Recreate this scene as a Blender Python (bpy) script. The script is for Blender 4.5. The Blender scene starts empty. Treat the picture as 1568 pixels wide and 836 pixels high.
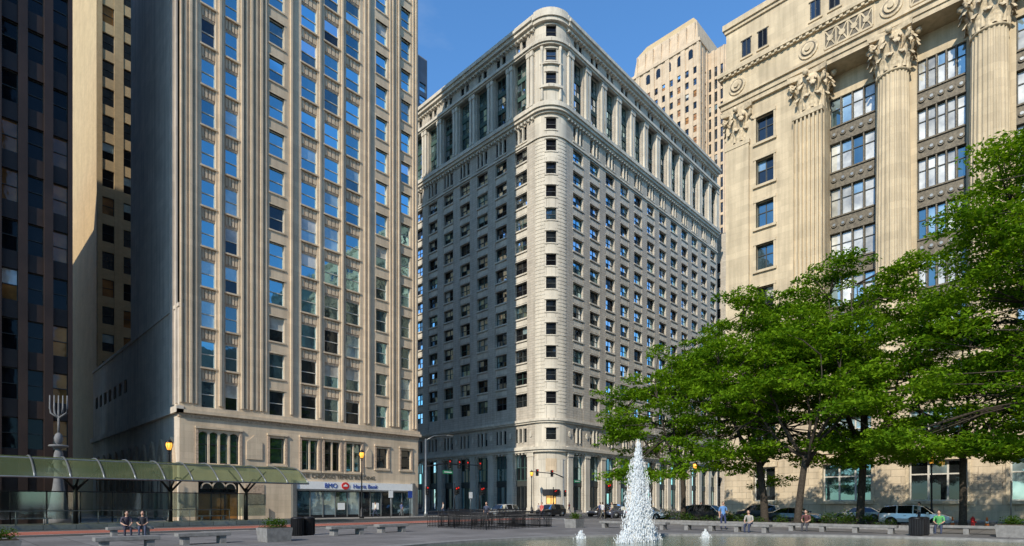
import bpy, bmesh, math, random
import numpy as np
from mathutils import Vector, Matrix
random.seed(7); rng=np.random.default_rng(7)
sc=bpy.context.scene
COL=sc.collection
# ------------------------------------------------------------------ materials
def newmat(name):
    m=bpy.data.materials.new(name); m.use_nodes=True
    nt=m.node_tree; nt.nodes.clear()
    o=nt.nodes.new('ShaderNodeOutputMaterial')
    return m,nt,o
def L(nt,a,b): nt.links.new(a,b)
def principled(nt,o,col=(.5,.5,.5),rough=.8,metal=0,spec=.4):
    p=nt.nodes.new('ShaderNodeBsdfPrincipled')
    p.inputs['Base Color'].default_value=(*col,1); p.inputs['Roughness'].default_value=rough
    p.inputs['Metallic'].default_value=metal
    p.inputs['Specular IOR Level'].default_value=spec
    L(nt,p.outputs[0],o.inputs[0]); return p
def math_node(nt,op,a,b=None):
    n=nt.nodes.new('ShaderNodeMath'); n.operation=op
    for i,v in enumerate((a,b)):
        if v is None: continue
        if isinstance(v,(int,float)): n.inputs[i].default_value=v
        else: L(nt,v,n.inputs[i])
    return n.outputs[0]
def mixc(nt,fac,a,b,mode='MIX'):
    n=nt.nodes.new('ShaderNodeMix'); n.data_type='RGBA'; n.blend_type=mode
    for k,v in ((0,fac),(6,a),(7,b)):
        if isinstance(v,(int,float)): n.inputs[k].default_value=v
        elif isinstance(v,tuple): n.inputs[k].default_value=(*v,1) if len(v)==3 else v
        else: L(nt,v,n.inputs[k])
    return n.outputs[2]
def noise(nt,vec,scale,detail=4,rough=.55):
    n=nt.nodes.new('ShaderNodeTexNoise'); n.inputs['Scale'].default_value=scale
    n.inputs['Detail'].default_value=detail; n.inputs['Roughness'].default_value=rough
    if vec is not None: L(nt,vec,n.inputs['Vector'])
    return n.outputs[0]
def maprange(nt,v,a,b,c,d):
    n=nt.nodes.new('ShaderNodeMapRange'); L(nt,v,n.inputs[0])
    for i,x in enumerate((a,b,c,d)): n.inputs[i+1].default_value=x
    return n.outputs[0]
def stone(name,col,bw=1.2,bh=.6,joint=.25,var=.18,streak=.25,rough=.85,bump=.25,stagger=.5):
    m,nt,o=newmat(name); p=principled(nt,o,col,rough,spec=.25)
    tc=nt.nodes.new('ShaderNodeTexCoord'); sp=nt.nodes.new('ShaderNodeSeparateXYZ'); L(nt,tc.outputs['Object'],sp.inputs[0])
    cb=nt.nodes.new('ShaderNodeCombineXYZ'); L(nt,math_node(nt,'ADD',sp.outputs[0],sp.outputs[1]),cb.inputs[0]); L(nt,sp.outputs[2],cb.inputs[1])
    br=nt.nodes.new('ShaderNodeTexBrick'); L(nt,cb.outputs[0],br.inputs['Vector'])
    br.inputs['Scale'].default_value=1; br.inputs['Brick Width'].default_value=bw; br.inputs['Row Height'].default_value=bh
    br.inputs['Mortar Size'].default_value=.018; br.inputs['Mortar Smooth'].default_value=.3; br.offset=stagger
    c1=tuple(min(1,c*(1+var*.5)) for c in col); c2=tuple(c*(1-var*.5) for c in col)
    br.inputs['Color1'].default_value=(*c1,1); br.inputs['Color2'].default_value=(*c2,1)
    br.inputs['Mortar'].default_value=(*[c*(1-joint) for c in col],1)
    n1=noise(nt,tc.outputs['Object'],.35,5)
    mp=nt.nodes.new('ShaderNodeMapping'); mp.inputs['Scale'].default_value=(1.6,1.6,.08); L(nt,tc.outputs['Object'],mp.inputs[0])
    n2=noise(nt,mp.outputs[0],1.0,4)
    f1=maprange(nt,n1,.3,.7,1-var,1+var*.4); f2=maprange(nt,n2,.42,.72,1.0,1-streak)
    n3=noise(nt,tc.outputs['Object'],14,3); f3=maprange(nt,n3,.3,.7,.93,1.05)
    f=math_node(nt,'MULTIPLY',math_node(nt,'MULTIPLY',f1,f2),f3)
    vm=nt.nodes.new('ShaderNodeVectorMath'); vm.operation='SCALE'; L(nt,br.outputs[0],vm.inputs[0]); L(nt,f,vm.inputs['Scale'])
    L(nt,vm.outputs[0],p.inputs['Base Color'])
    bp=nt.nodes.new('ShaderNodeBump'); bp.inputs['Strength'].default_value=bump; bp.inputs['Distance'].default_value=.05
    h=math_node(nt,'ADD',math_node(nt,'MULTIPLY',br.outputs[1],-1.0),math_node(nt,'MULTIPLY',n3,.3))
    L(nt,h,bp.inputs['Height']); L(nt,bp.outputs[0],p.inputs['Normal'])
    return m
def plain(name,col,rough=.6,metal=0,var=.12,scale=3,spec=.4,bump=0):
    m,nt,o=newmat(name); p=principled(nt,o,col,rough,metal,spec)
    tc=nt.nodes.new('ShaderNodeTexCoord'); n=noise(nt,tc.outputs['Object'],scale,5)
    vm=nt.nodes.new('ShaderNodeVectorMath'); vm.operation='SCALE'; vm.inputs[0].default_value=col
    L(nt,maprange(nt,n,.3,.7,1-var,1+var),vm.inputs['Scale']); L(nt,vm.outputs[0],p.inputs['Base Color'])
    if bump:
        bp=nt.nodes.new('ShaderNodeBump'); bp.inputs['Strength'].default_value=bump; bp.inputs['Distance'].default_value=.03
        L(nt,n,bp.inputs['Height']); L(nt,bp.outputs[0],p.inputs['Normal'])
    return m
def glass(name,dark,refl,tint=(.8,.9,1),rough=.03,wob=.02,fres=1.5):
    m,nt,o=newmat(name)
    d=nt.nodes.new('ShaderNodeBsdfDiffuse'); g=nt.nodes.new('ShaderNodeBsdfGlossy'); g.inputs['Roughness'].default_value=rough
    g.inputs['Color'].default_value=(*tint,1)
    tc=nt.nodes.new('ShaderNodeTexCoord'); n=noise(nt,tc.outputs['Object'],.9,2)
    n2=noise(nt,tc.outputs['Object'],.5,3)
    L(nt,mixc(nt,maprange(nt,n2,.35,.65,0,1),tuple(c*.6 for c in dark),tuple(c*1.5 for c in dark)),d.inputs['Color'])
    bp=nt.nodes.new('ShaderNodeBump'); bp.inputs['Strength'].default_value=wob*10; bp.inputs['Distance'].default_value=.02
    L(nt,n,bp.inputs['Height']); L(nt,bp.outputs[0],g.inputs['Normal'])
    fr=nt.nodes.new('ShaderNodeFresnel'); fr.inputs[0].default_value=fres
    fac=math_node(nt,'MINIMUM',math_node(nt,'ADD',fr.outputs[0],refl),.95)
    mx=nt.nodes.new('ShaderNodeMixShader'); L(nt,fac,mx.inputs[0]); L(nt,d.outputs[0],mx.inputs[1]); L(nt,g.outputs[0],mx.inputs[2]); L(nt,mx.outputs[0],o.inputs[0])
    return m
M={}
M['temple']=stone('temple_limestone',(.63,.50,.355),1.5,.66,.12,.12,.22)
M['temple_e']=stone('temple_side_stone',(.64,.56,.47),1.6,.8,.10,.12,.26)
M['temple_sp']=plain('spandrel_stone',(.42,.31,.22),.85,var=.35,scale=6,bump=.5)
M['burn']=stone('terracotta_grey',(.50,.445,.37),1.0,.42,.42,.14,.20,bump=.5)
M['burn_t']=stone('terracotta_trim',(.60,.545,.455),.8,3.0,.3,.15,.18)
M['hall']=stone('granite_buff',(.59,.485,.335),1.7,.8,.12,.16,.26,bump=.2)
M['hall_b']=stone('granite_base',(.57,.47,.335),1.8,.75,.45,.16,.2,bump=.7)
M['hall_t']=plain('granite_carved',(.54,.44,.30),.85,var=.35,scale=2.5,bump=.4)
M['bronze']=plain('bronze_spandrel',(.13,.11,.08),.6,.2,var=.45,scale=5,bump=.4)
M['tan']=stone('tan_brick',(.52,.38,.21),.6,.25,.1,.12,.1)
M['tower']=stone('tower_limestone',(.60,.46,.32),1.5,.8,.08,.12,.2)
M['dark']=plain('dark_bronze_cladding',(.026,.015,.011),.5,.0,var=.3,scale=.4)
M['far']=plain('dark_glass_tower',(.05,.07,.10),.3,.0,var=.3,scale=.2)
M['frame']=plain('window_frame_pale',(.52,.50,.44),.6,var=.08)
M['frame_d']=plain('window_frame_dark',(.045,.048,.045),.5,var=.2)
M['frame_g']=plain('window_frame_green',(.045,.09,.075),.5,var=.2)
M['gB']=glass('glass_blue',(.02,.05,.08),.48,(.44,.78,.90))
M['gB2']=glass('glass_blue_deep',(.015,.04,.06),.28,(.45,.80,.95))
M['gK']=glass('glass_black',(.008,.008,.009),.0,(.8,.85,.9),fres=1.3)
M['gD']=glass('glass_dark',(.011,.013,.014),.03,fres=1.4)
M['gM']=glass('glass_mid',(.025,.04,.045),.18,(.62,.90,1))
M['gL']=glass('glass_blind',(.38,.37,.33),.05)
M['gS']=glass('glass_shade_white',(.52,.51,.46),.08)
M['gH']=glass('glass_hazy',(.20,.26,.27),.24,(.7,.92,1))
M['gW']=glass('glass_warm',(.26,.12,.035),.02,fres=1.3)  # orange diffuse paints warm reflections into the dark tower's panes
M['black']=plain('black_metal',(.015,.015,.017),.45,.3,var=.2)
M['steel']=plain('steel_grey',(.22,.23,.23),.4,.6)
M['granite']=plain('granite_grey',(.20,.195,.19),.75,var=.25,scale=5,bump=.2)
M['white']=plain('white_paint',(.75,.75,.73),.5,var=.05)
M['signblue']=plain('sign_blue',(.02,.06,.30),.4)
M['red']=plain('red_paint',(.60,.03,.03),.4)
M['signg']=plain('sign_green',(.02,.22,.10),.4)
M['rubber']=plain('tyre_rubber',(.02,.02,.02),.85)
M['trunk']=plain('bark',(.045,.035,.026),.9,var=.5,scale=9,bump=.8)
M['soil']=plain('soil',(.06,.045,.03),.95,var=.4)
M['roof']=plain('roof_gravel',(.2,.19,.18),.9)
M['skin']=plain('skin',(.45,.27,.19),.6)
M['hair']=plain('hair',(.03,.02,.015),.7)
M['concrete']=plain('statue_concrete',(.15,.15,.155),.8,var=.25)  # pale concrete darkened: the shadow on the statue is in its colour
def emis(name,col,st):
    m,nt,o=newmat(name); p=principled(nt,o,col,.4); p.inputs['Emission Color'].default_value=(*col,1); p.inputs['Emission Strength'].default_value=st; return m
M['amber']=emis('lamp_amber_glass',(1.0,.45,.06),1.4)
M['lred']=emis('signal_red',(.8,.02,.01),.6)
M['interior']=emis('warm_lobby_light',(.9,.50,.15),.5)
def leafmat(name,c1,c2):
    m,nt,o=newmat(name)
    geo=nt.nodes.new('ShaderNodeNewGeometry'); tc=nt.nodes.new('ShaderNodeTexCoord')
    n=noise(nt,tc.outputs['Object'],.45,3)
    f=math_node(nt,'ADD',math_node(nt,'MULTIPLY',geo.outputs['Random Per Island'],.6),maprange(nt,n,.35,.65,-.1,.5))
    c=mixc(nt,f,c1,c2)
    d=nt.nodes.new('ShaderNodeBsdfDiffuse'); t=nt.nodes.new('ShaderNodeBsdfTranslucent'); L(nt,c,d.inputs[0])
    L(nt,mixc(nt,1.0,c,(1.5,1.4,.55),'MULTIPLY'),t.inputs[0])
    mx=nt.nodes.new('ShaderNodeMixShader'); mx.inputs[0].default_value=.42
    L(nt,d.outputs[0],mx.inputs[1]); L(nt,t.outputs[0],mx.inputs[2]); L(nt,mx.outputs[0],o.inputs[0]); return m
M['leaf']=leafmat('locust_leaves',(.045,.12,.008),(.19,.32,.016))
M['shrub']=leafmat('shrub_leaves',(.03,.07,.015),(.08,.14,.02))
def canopymat():
    m,nt,o=newmat('canopy_glass')
    d=nt.nodes.new('ShaderNodeBsdfDiffuse'); d.inputs[0].default_value=(.10,.125,.06,1)
    t=nt.nodes.new('ShaderNodeBsdfTransparent'); t.inputs[0].default_value=(.62,.72,.50,1)
    g=nt.nodes.new('ShaderNodeBsdfGlossy'); g.inputs[1].default_value=.15; g.inputs[0].default_value=(.8,.85,.75,1)
    a=nt.nodes.new('ShaderNodeMixShader'); a.inputs[0].default_value=.5; L(nt,d.outputs[0],a.inputs[1]); L(nt,t.outputs[0],a.inputs[2])
    b=nt.nodes.new('ShaderNodeMixShader'); b.inputs[0].default_value=.10; L(nt,a.outputs[0],b.inputs[1]); L(nt,g.outputs[0],b.inputs[2]); L(nt,b.outputs[0],o.inputs[0]); return m
M['canopy']=canopymat()
def screenmat():
    m,nt,o=newmat('clear_screen_glass')
    t=nt.nodes.new('ShaderNodeBsdfTransparent'); t.inputs[0].default_value=(.72,.8,.78,1)
    g=nt.nodes.new('ShaderNodeBsdfGlossy'); g.inputs[1].default_value=.05
    b=nt.nodes.new('ShaderNodeMixShader'); b.inputs[0].default_value=.15; L(nt,t.outputs[0],b.inputs[1]); L(nt,g.outputs[0],b.inputs[2]); L(nt,b.outputs[0],o.inputs[0]); return m
M['screen']=screenmat()
def groundmat(name,col,pav=None,rough=.85):
    m,nt,o=newmat(name); p=principled(nt,o,col,rough,spec=.3)
    tc=nt.nodes.new('ShaderNodeTexCoord'); n1=noise(nt,tc.outputs['Object'],.25,6,.65); n2=noise(nt,tc.outputs['Object'],6,4)
    f=math_node(nt,'MULTIPLY',maprange(nt,n1,.3,.7,.72,1.22),maprange(nt,n2,.3,.7,.86,1.12))
    vm=nt.nodes.new('ShaderNodeVectorMath'); vm.operation='SCALE'; vm.inputs[0].default_value=col; L(nt,f,vm.inputs['Scale'])
    if pav:
        br=nt.nodes.new('ShaderNodeTexBrick'); L(nt,tc.outputs['Object'],br.inputs['Vector']); br.offset=0
        br.inputs['Scale'].default_value=1; br.inputs['Brick Width'].default_value=pav; br.inputs['Row Height'].default_value=pav
        br.inputs['Mortar Size'].default_value=.025
        br.inputs['Color1'].default_value=(*[c*1.16 for c in col],1); br.inputs['Color2'].default_value=(*[c*.84 for c in col],1); br.inputs['Mortar'].default_value=(*[c*.45 for c in col],1)
        L(nt,br.outputs[0],vm.inputs[0])
    L(nt,vm.outputs[0],p.inputs['Base Color']); return m
M['plaza']=groundmat('plaza_granite',(.16,.152,.15),1.5)
M['walk']=groundmat('sidewalk_concrete',(.27,.25,.225),1.8)
M['asphalt']=groundmat('asphalt',(.055,.054,.054))
M['buslane']=groundmat('red_bus_lane',(.32,.105,.07))
M['paint']=plain('road_paint',(.6,.6,.58),.7,var=.25,scale=4)
M['ground']=groundmat('ground_concrete',(.17,.165,.16))
def watermat():
    m,nt,o=newmat('pool_water'); p=principled(nt,o,(.10,.13,.085),.06,spec=.6)
    tc=nt.nodes.new('ShaderNodeTexCoord'); n=noise(nt,tc.outputs['Object'],4.5,4); bp=nt.nodes.new('ShaderNodeBump'); bp.inputs['Strength'].default_value=.6; bp.inputs['Distance'].default_value=.05
    L(nt,n,bp.inputs['Height']); L(nt,bp.outputs[0],p.inputs['Normal']); return m
M['water']=watermat()
def foammat():
    m,nt,o=newmat('spray_water'); d=nt.nodes.new('ShaderNodeBsdfDiffuse'); d.inputs[0].default_value=(.85,.87,.88,1)
    t=nt.nodes.new('ShaderNodeBsdfTransparent'); t.inputs[0].default_value=(.9,.95,1,1)
    b=nt.nodes.new('ShaderNodeMixShader'); b.inputs[0].default_value=.3; L(nt,d.outputs[0],b.inputs[1]); L(nt,t.outputs[0],b.inputs[2]); L(nt,b.outputs[0],o.inputs[0]); return m
M['foam']=foammat()
# ------------------------------------------------------------------ mesh builder
def empty(name,loc=(0,0,0)):
    e=bpy.data.objects.new(name,None); e.location=loc; COL.objects.link(e); return e
class MB:
    def __init__(s): s.parts={}; s.part='walls'
    def P(s):
        return s.parts.setdefault(s.part,dict(v=[],f=[],m=[],mats=[],sm=[]))
    def add(s,vs,fs,mat,smooth=False):
        p=s.P()
        if mat not in p['mats']: p['mats'].append(mat)
        mi=p['mats'].index(mat); b=len(p['v']); p['v'].extend(vs)
        for f in fs: p['f'].append(tuple(b+i for i in f)); p['m'].append(mi); p['sm'].append(smooth)
    def hexa(s,c,mat): s.add(c,[(0,3,2,1),(4,5,6,7),(0,1,5,4),(1,2,6,5),(2,3,7,6),(3,0,4,7)],mat)
    def box(s,x0,x1,y0,y1,z0,z1,mat):
        s.hexa([(x0,y0,z0),(x1,y0,z0),(x1,y1,z0),(x0,y1,z0),(x0,y0,z1),(x1,y0,z1),(x1,y1,z1),(x0,y1,z1)],mat)
    def fb(s,F,u0,u1,z0,z1,d0,d1,mat):
        s.hexa([F(u0,d0,z0),F(u1,d0,z0),F(u1,d1,z0),F(u0,d1,z0),F(u0,d0,z1),F(u1,d0,z1),F(u1,d1,z1),F(u0,d1,z1)],mat)
    def fq(s,F,u0,u1,z0,z1,d,mat,tilt=.012):
        r=lambda: d+random.uniform(-tilt,tilt)
        a=r();b=r();c=r()
        s.add([F(u0,a,z0),F(u1,b,z0),F(u1,b+c-a,z1),F(u0,c,z1)],[(0,1,2,3)],mat)
    def fpoly(s,F,pts,d0,d1,mat):
        n=len(pts); vs=[F(u,d0,z) for u,z in pts]+[F(u,d1,z) for u,z in pts]
        fs=[tuple(range(n)),tuple(range(2*n-1,n-1,-1))]+[(i,(i+1)%n,n+(i+1)%n,n+i) for i in range(n)]
        s.add(vs,fs,mat)
    def lathe(s,cx,cy,prof,mat,n=20,smooth=True,a0=0,a1=2*math.pi):
        full=abs(a1-a0-2*math.pi)<1e-6; k=n if full else n+1
        vs=[];fs=[]
        for r,z in prof:
            for i in range(k):
                a=a0+(a1-a0)*i/n; vs.append((cx+r*math.cos(a),cy+r*math.sin(a),z))
        for j in range(len(prof)-1):
            for i in range(n):
                i2=(i+1)%k; fs.append((j*k+i,j*k+i2,(j+1)*k+i2,(j+1)*k+i))
        if full: fs.append(tuple(range(k-1,-1,-1))); fs.append(tuple((len(prof)-1)*k+i for i in range(k)))
        s.add(vs,fs,mat,smooth)
    def tube(s,pts,rad,mat,n=6):
        vs=[];fs=[]; pts=[Vector(p) for p in pts]
        for i,p in enumerate(pts):
            t=(pts[min(i+1,len(pts)-1)]-pts[max(i-1,0)]); 
            if t.length<1e-6: t=Vector((0,0,1))
            t.normalize(); a=t.cross(Vector((0,0,1)) if abs(t.z)<.9 else Vector((1,0,0))); a.normalize(); b=t.cross(a)
            for k in range(n):
                an=2*math.pi*k/n; q=p+(a*math.cos(an)+b*math.sin(an))*rad[i]; vs.append(tuple(q))
        for i in range(len(pts)-1):
            for k in range(n): fs.append((i*n+k,i*n+(k+1)%n,(i+1)*n+(k+1)%n,(i+1)*n+k))
        fs.append(tuple(range(n-1,-1,-1))); fs.append(tuple((len(pts)-1)*n+k for k in range(n)))
        s.add(vs,fs,mat,True)
    def build(s,name,parent=None,loc=(0,0,0),rot=0):
        single=len(s.parts)==1
        root=None
        if not single: root=empty(name,loc); root.rotation_euler[2]=rot
        for pn,p in s.parts.items():
            me=bpy.data.meshes.new(name+'_'+pn); me.from_pydata(p['v'],[],p['f'])
            for m in p['mats']: me.materials.append(M[m] if isinstance(m,str) else m)
            me.polygons.foreach_set('material_index',p['m']); me.polygons.foreach_set('use_smooth',p['sm'])
            bm=bmesh.new(); bm.from_mesh(me); bmesh.ops.recalc_face_normals(bm,faces=bm.faces); bm.to_mesh(me); bm.free()
            ob=bpy.data.objects.new(name if single else pn,me); COL.objects.link(ob)
            if single: ob.location=loc; ob.rotation_euler[2]=rot; root=ob
            else: ob.parent=root
        if parent: root.parent=parent
        return root
def Fx(Y,sgn=-1):   # wall in plane y=Y running along x ; outward = sgn*y
    return lambda u,d,z:(u,Y+sgn*d,z)
def Fy(X,sgn=-1):
    return lambda u,d,z:(X+sgn*d,u,z)
def win(mb,F,u0,u1,z0,z1,dep,fm='frame',gl=(('gD',1),),nx=1,nz=2,t=.07,sill=None,split=.5,blind=.2):
    keep=mb.part; mb.part='windows'
    g=random.choices([a for a,_ in gl],[b for _,b in gl])[0]
    d1=-dep+.09
    mb.fb(F,u0,u0+t,z0,z1,-dep,d1,fm); mb.fb(F,u1-t,u1,z0,z1,-dep,d1,fm)
    mb.fb(F,u0+t,u1-t,z0,z0+t,-dep,d1,fm); mb.fb(F,u0+t,u1-t,z1-t,z1,-dep,d1,fm)
    for i in range(1,nx):
        c=u0+(u1-u0)*i/nx; mb.fb(F,c-t*.6,c+t*.6,z0+t,z1-t,-dep,d1-.003,fm)
    zs=[z0+(z1-z0)*(i/nz if nz!=2 else (0,split,1)[i]) for i in range(nz+1)]
    for z in zs[1:-1]: mb.fb(F,u0+t,u1-t,z-t*.5,z+t*.5,-dep,d1-.006,fm)
    for i in range(nx):
        for j in range(nz):
            a=u0+(u1-u0)*i/nx; b=u0+(u1-u0)*(i+1)/nx
            gg=g
            if nz==2 and j==1 and random.random()<blind: gg='gL' if random.random()<.4 else 'gH'
            mb.fq(F,a,b,zs[j],zs[j+1],-dep+.03-(.03 if j==0 else 0),gg,.006)
    mb.part='trim'
    if sill: mb.fb(F,u0-.12,u1+.12,z0-.16,z0,-dep+.1,.09,sill)
    mb.part=keep
# ------------------------------------------------------------------ church office tower (left)
def temple():
    mb=MB(); Y=59.7; X0,X1=16.5,44.3; H=104; F=Fx(Y); W='temple'
    cols=[(18.4,19.7),(20.6,21.85),(25.0,26.6),(28.5,30.35),(31.25,33.1),(33.95,35.8),(38.0,39.6),(41.7,43.1)]
    orn={0,1,3,4,5}
    zc=[12.35+3.95*k for k in range(23)]
    edges=[X0]+[e for c in cols for e in c]+[X1]
    for i in range(0,len(edges),2):
        mb.fb(F,edges[i],edges[i+1],11.0,H,-.6,0,W)
    gl=(('gB',9),('gB2',3),('gM',1.5),('gH',.8),('gD',.7))
    gl_low=(('gB',2),('gM',3),('gH',2),('gD',3))
    for ci,(a,b) in enumerate(cols):
        zprev=11.0
        for k,z in enumerate(zc):
            h=1.32; z0,z1=z-h,z+h
            o=ci in orn
            mb.part='walls'
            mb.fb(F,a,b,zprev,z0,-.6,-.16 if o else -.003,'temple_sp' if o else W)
            if o and z0-zprev>.6:
                mb.part='trim'
                w=(b-a)/4
                for q in range(4): mb.fb(F,a+q*w+.07,a+(q+1)*w-.07,zprev+.18,z0-.22,-.16,-.10,W)
            win(mb,F,a,b,z0,z1,.30,'frame',gl if k>3 else gl_low,1,2,.075,sill=W,split=.5)
            if not o:
                mb.part='trim'; mb.fb(F,a-.1,b+.1,z1,z1+.14,-.2,.05,W)
            zprev=z1
        mb.part='walls'; mb.fb(F,a,b,zprev,H,-.6,-.01,W)
    mb.part='trim'
    fins=[16.52,16.95,17.4,17.85,20.05,20.3,22.15,22.6,23.1,23.6,24.1,24.55,27.3,30.65,33.4,36.4,36.9,40.0,40.35,40.8,41.2,43.5,43.9]
    for i,x in enumerate(fins):
        dd=.24 if i%2==0 else .14
        mb.fb(F,x-.08 if i else x,x+.13,11.3,H-2,.003,dd,W)
        mb.fb(F,x-.02 if i else x,x+.07,H-2,H-.5,.003,dd*.6,W)
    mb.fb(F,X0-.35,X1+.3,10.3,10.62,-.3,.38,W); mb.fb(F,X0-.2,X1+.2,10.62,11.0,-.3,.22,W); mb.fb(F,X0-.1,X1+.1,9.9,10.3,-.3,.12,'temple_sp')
    mb.fb(F,X0-.2,X1+.2,H,H+1.2,-.6,.4,W)
    mb.part='walls'
    op=[(18.1,21.9,5.6,8.7,4),(25.0,26.6,5.9,8.6,1),(28.5,30.4,5.4,8.7,2),(31.2,33.1,5.4,8.7,2),(33.9,35.9,5.4,8.7,2),(38.0,39.6,6.0,8.4,1),(41.6,43.1,6.0,8.4,1)]
    u=X0
    for a,b,z0,z1,n in op:
        mb.fb(F,u,a,0,9.9,-.6,.06,W); mb.fb(F,a,b,z1,9.9,-.6,.06,W)
        win(mb,F,a,b,z0,z1,.3,'frame_d',(('gD',3),('gM',2)),n,2,.09,blind=.1,split=.6)
        mb.part='trim'
        mb.fb(F,a-.25,a-.02,z0-.3,z1+.25,.063,.16,'temple_sp'); mb.fb(F,b+.02,b+.25,z0-.3,z1+.25,.063,.16,'temple_sp'); mb.fb(F,a-.3,b+.3,z1+.25,z1+.45,.063,.25,W)
        mb.fb(F,a-.3,b+.3,z0-.3,z0-.1,.063,.2,W)
        if n==4:
            w=(b-a)/n
            for q in range(n):
                c=a+w*(q+.5)
                for s in (-1,1):
                    mb.fpoly(F,[(c+s*w/2,z1),(c+s*w/2,z1-.30),(c+s*w*.3,z1-.1),(c+s*.04,z1-.01),(c+s*.04,z1)],-.2,.03,W)
            for q in range(1,n): c=a+w*q; mb.fb(F,c-.09,c+.09,z0,z1,-.2,.02,W)
        if n==2: mb.fb(F,(a+b)/2-.08,(a+b)/2+.08,z0,z1,-.2,.02,W)
        mb.part='walls'; u=b
    mb.fb(F,u,X1,0,9.9,-.6,.06,W)
    for a,b,z0,z1,n in op:
        lo=0
        if a>=28 : lo=4.1
        if a<20: lo=3.9
        mb.fb(F,a,b,lo,z0,-.6,.06,W)
    mb.part='windows'
    for i in range(3):
        a=18.15+i*1.26; mb.fq(F,a,a+1.2,.1,2.6,-.4,'gW'); mb.fb(F,a-.06,a+.02,0,3.9,-.42,-.25,'black')
        mb.fq(F,a,a+1.2,2.75,3.8,-.4,'gD')
    mb.fb(F,18.1,21.9,2.6,2.75,-.42,-.22,'black'); mb.fb(F,21.85,21.9,0,3.9,-.42,-.25,'black')
    mb.part='trim'
    for c,r in ((18.9,.55),(20.0,.7),(21.1,.55)):
        pts=[(c-r,3.1)]+[(c+r*math.cos(t),3.1+r*1.2*math.sin(t)) for t in [math.pi-i*math.pi/8 for i in range(1,8)]]+[(c+r,3.1)]
        pts2=[(c-r*.8,3.1)]+[(c+r*.8*math.cos(t),3.1+r*.95*math.sin(t)) for t in [math.pi-i*math.pi/8 for i in range(1,8)]]+[(c+r*.8,3.1)]
        mb.fpoly(F,pts,-.24,-.05,W); mb.fpoly(F,pts2,-.06,-.03,'gD')
    mb.part='storefront'
    mb.fb(F,27.6,43.2,0,3.1,.063,.10,'black')
    xs=[27.9+i*1.53 for i in range(11)]
    for i in range(10):
        mb.fq(F,xs[i]+.05,xs[i+1]-.05,.35,2.95,.12,random.choice(['gM','gM','gD','gH']),.004)
        mb.fb(F,xs[i]-.05,xs[i]+.05,.1,3.0,.10,.2,'steel')
        if i in (3,6): mb.fb(F,xs[i]+.3,xs[i+1]-.3,.9,1.7,.128,.14,'white')
    mb.fb(F,27.5,43.3,3.05,3.25,.063,.5,'steel'); mb.fb(F,27.5,43.3,3.25,4.1,.063,.42,'white')
    mb.fb(F,27.3,27.7,0,4.2,.066,.56,'steel'); mb.fb(F,43.1,43.5,0,4.2,.066,.56,'steel')
    pts=[(33.6+.48*math.cos(t),3.68+.42*math.sin(t)) for t in [i*math.pi/10 for i in range(20)]]
    mb.fpoly(F,pts,.423,.5,'red'); mb.fb(F,33.35,33.85,3.6,3.76,.5,.52,'white'); mb.fb(F,33.5,33.7,3.76,3.86,.5,.52,'white')
    mb.part='trim'
    mb.fb(F,16.6,17.9,0,1.2,.063,.3,W); mb.fb(F,22.1,24.8,0,1.2,.063,.3,W)
    mb.fb(F,22.5,24.4,1.6,3.6,.063,.12,'temple_sp')
    mb.fpoly(F,[(22.6,6.2),(24.2,6.2),(24.2,8.0),(23.4,8.7),(22.6,8.0)],.063,.16,W); mb.fpoly(F,[(36.5,6.0),(37.3,6.0),(37.3,7.8),(36.9,8.4),(36.5,7.8)],.063,.16,W)
    E=Fy(X0); mb.part='walls'
    S='temple_e'
    mb.fb(E,Y+.003,78.3,20.4,H,-.6,0,S)
    an=[(80+i*2.8,81.5+i*2.8) for i in range(7)]
    mb.fb(E,Y+.003,100,10.9,15.0,-.6,0.03,S); mb.fb(E,Y+.003,100,16.6,20.4,-.6,.03,S)
    u=Y+.003
    for a,b in an:
        mb.fb(E,u,a,15.0,16.6,-.6,.03,S); win(mb,E,a,b,15.0,16.6,.3,'frame_d',(('gK',1),),2,1,.06,blind=0); mb.part='walls'; u=b
    mb.fb(E,u,100,15.0,16.6,-.6,.03,S)
    mb.fb(E,Y+.003,100,0,10.3,-.6,.03,S)
    mb.part='trim'
    mb.fb(E,Y-.38,100.2,10.3,10.9,-.25,.38,S)
    mb.fb(E,Y-.05,100.1,20.4,20.75,-.5,.12,S)
    for x in (60.2,61.3,62.0): mb.fb(E,x,x+.22,11.2,H-2,.033,.2,S)
    for i in range(11):
        c=62.0+i*3.4; r=1.5
        def arch(k,base=5.2):
            pts=[(c-r*k,base)]
            for t in range(0,9):
                q=t/8; pts.append((c-r*k+q*r*k,base+2.6*k*math.sin(q*math.pi/2)*1.15))
            for t in range(7,-1,-1):
                q=t/8; pts.append((c+r*k-q*r*k,base+2.6*k*math.sin(q*math.pi/2)*1.15))
            pts.append((c+r*k,base)); return pts
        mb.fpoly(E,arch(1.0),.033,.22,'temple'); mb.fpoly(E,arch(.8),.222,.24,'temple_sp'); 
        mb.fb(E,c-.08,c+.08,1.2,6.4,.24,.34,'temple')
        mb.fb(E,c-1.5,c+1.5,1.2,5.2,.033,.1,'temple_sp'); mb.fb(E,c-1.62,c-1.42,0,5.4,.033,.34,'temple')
    mb.part='walls'
    mb.box(X0+.6,X1-.02,Y+.6,78.3,0,H-.3,'temple_e')
    mb.box(X0+.6,X1-.02,78.3,100,0,20.3,'temple_e')
    WF=Fy(X1,1); mb.fb(WF,Y+.003,78.3,0,H,-.5,0,'temple')
    for k,z in enumerate(zc):
        for u in (62.5,66,69.5,73): win(mb,WF,u,u+1.5,z-1.3,z+1.3,-.07,'frame',(('gD',1),('gM',1)),1,2)
    mb.part='roof'; mb.box(X0,X1,Y,78.3,H-.3,H-.02,'roof')
    root=mb.build('gothic_office_tower')
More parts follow.
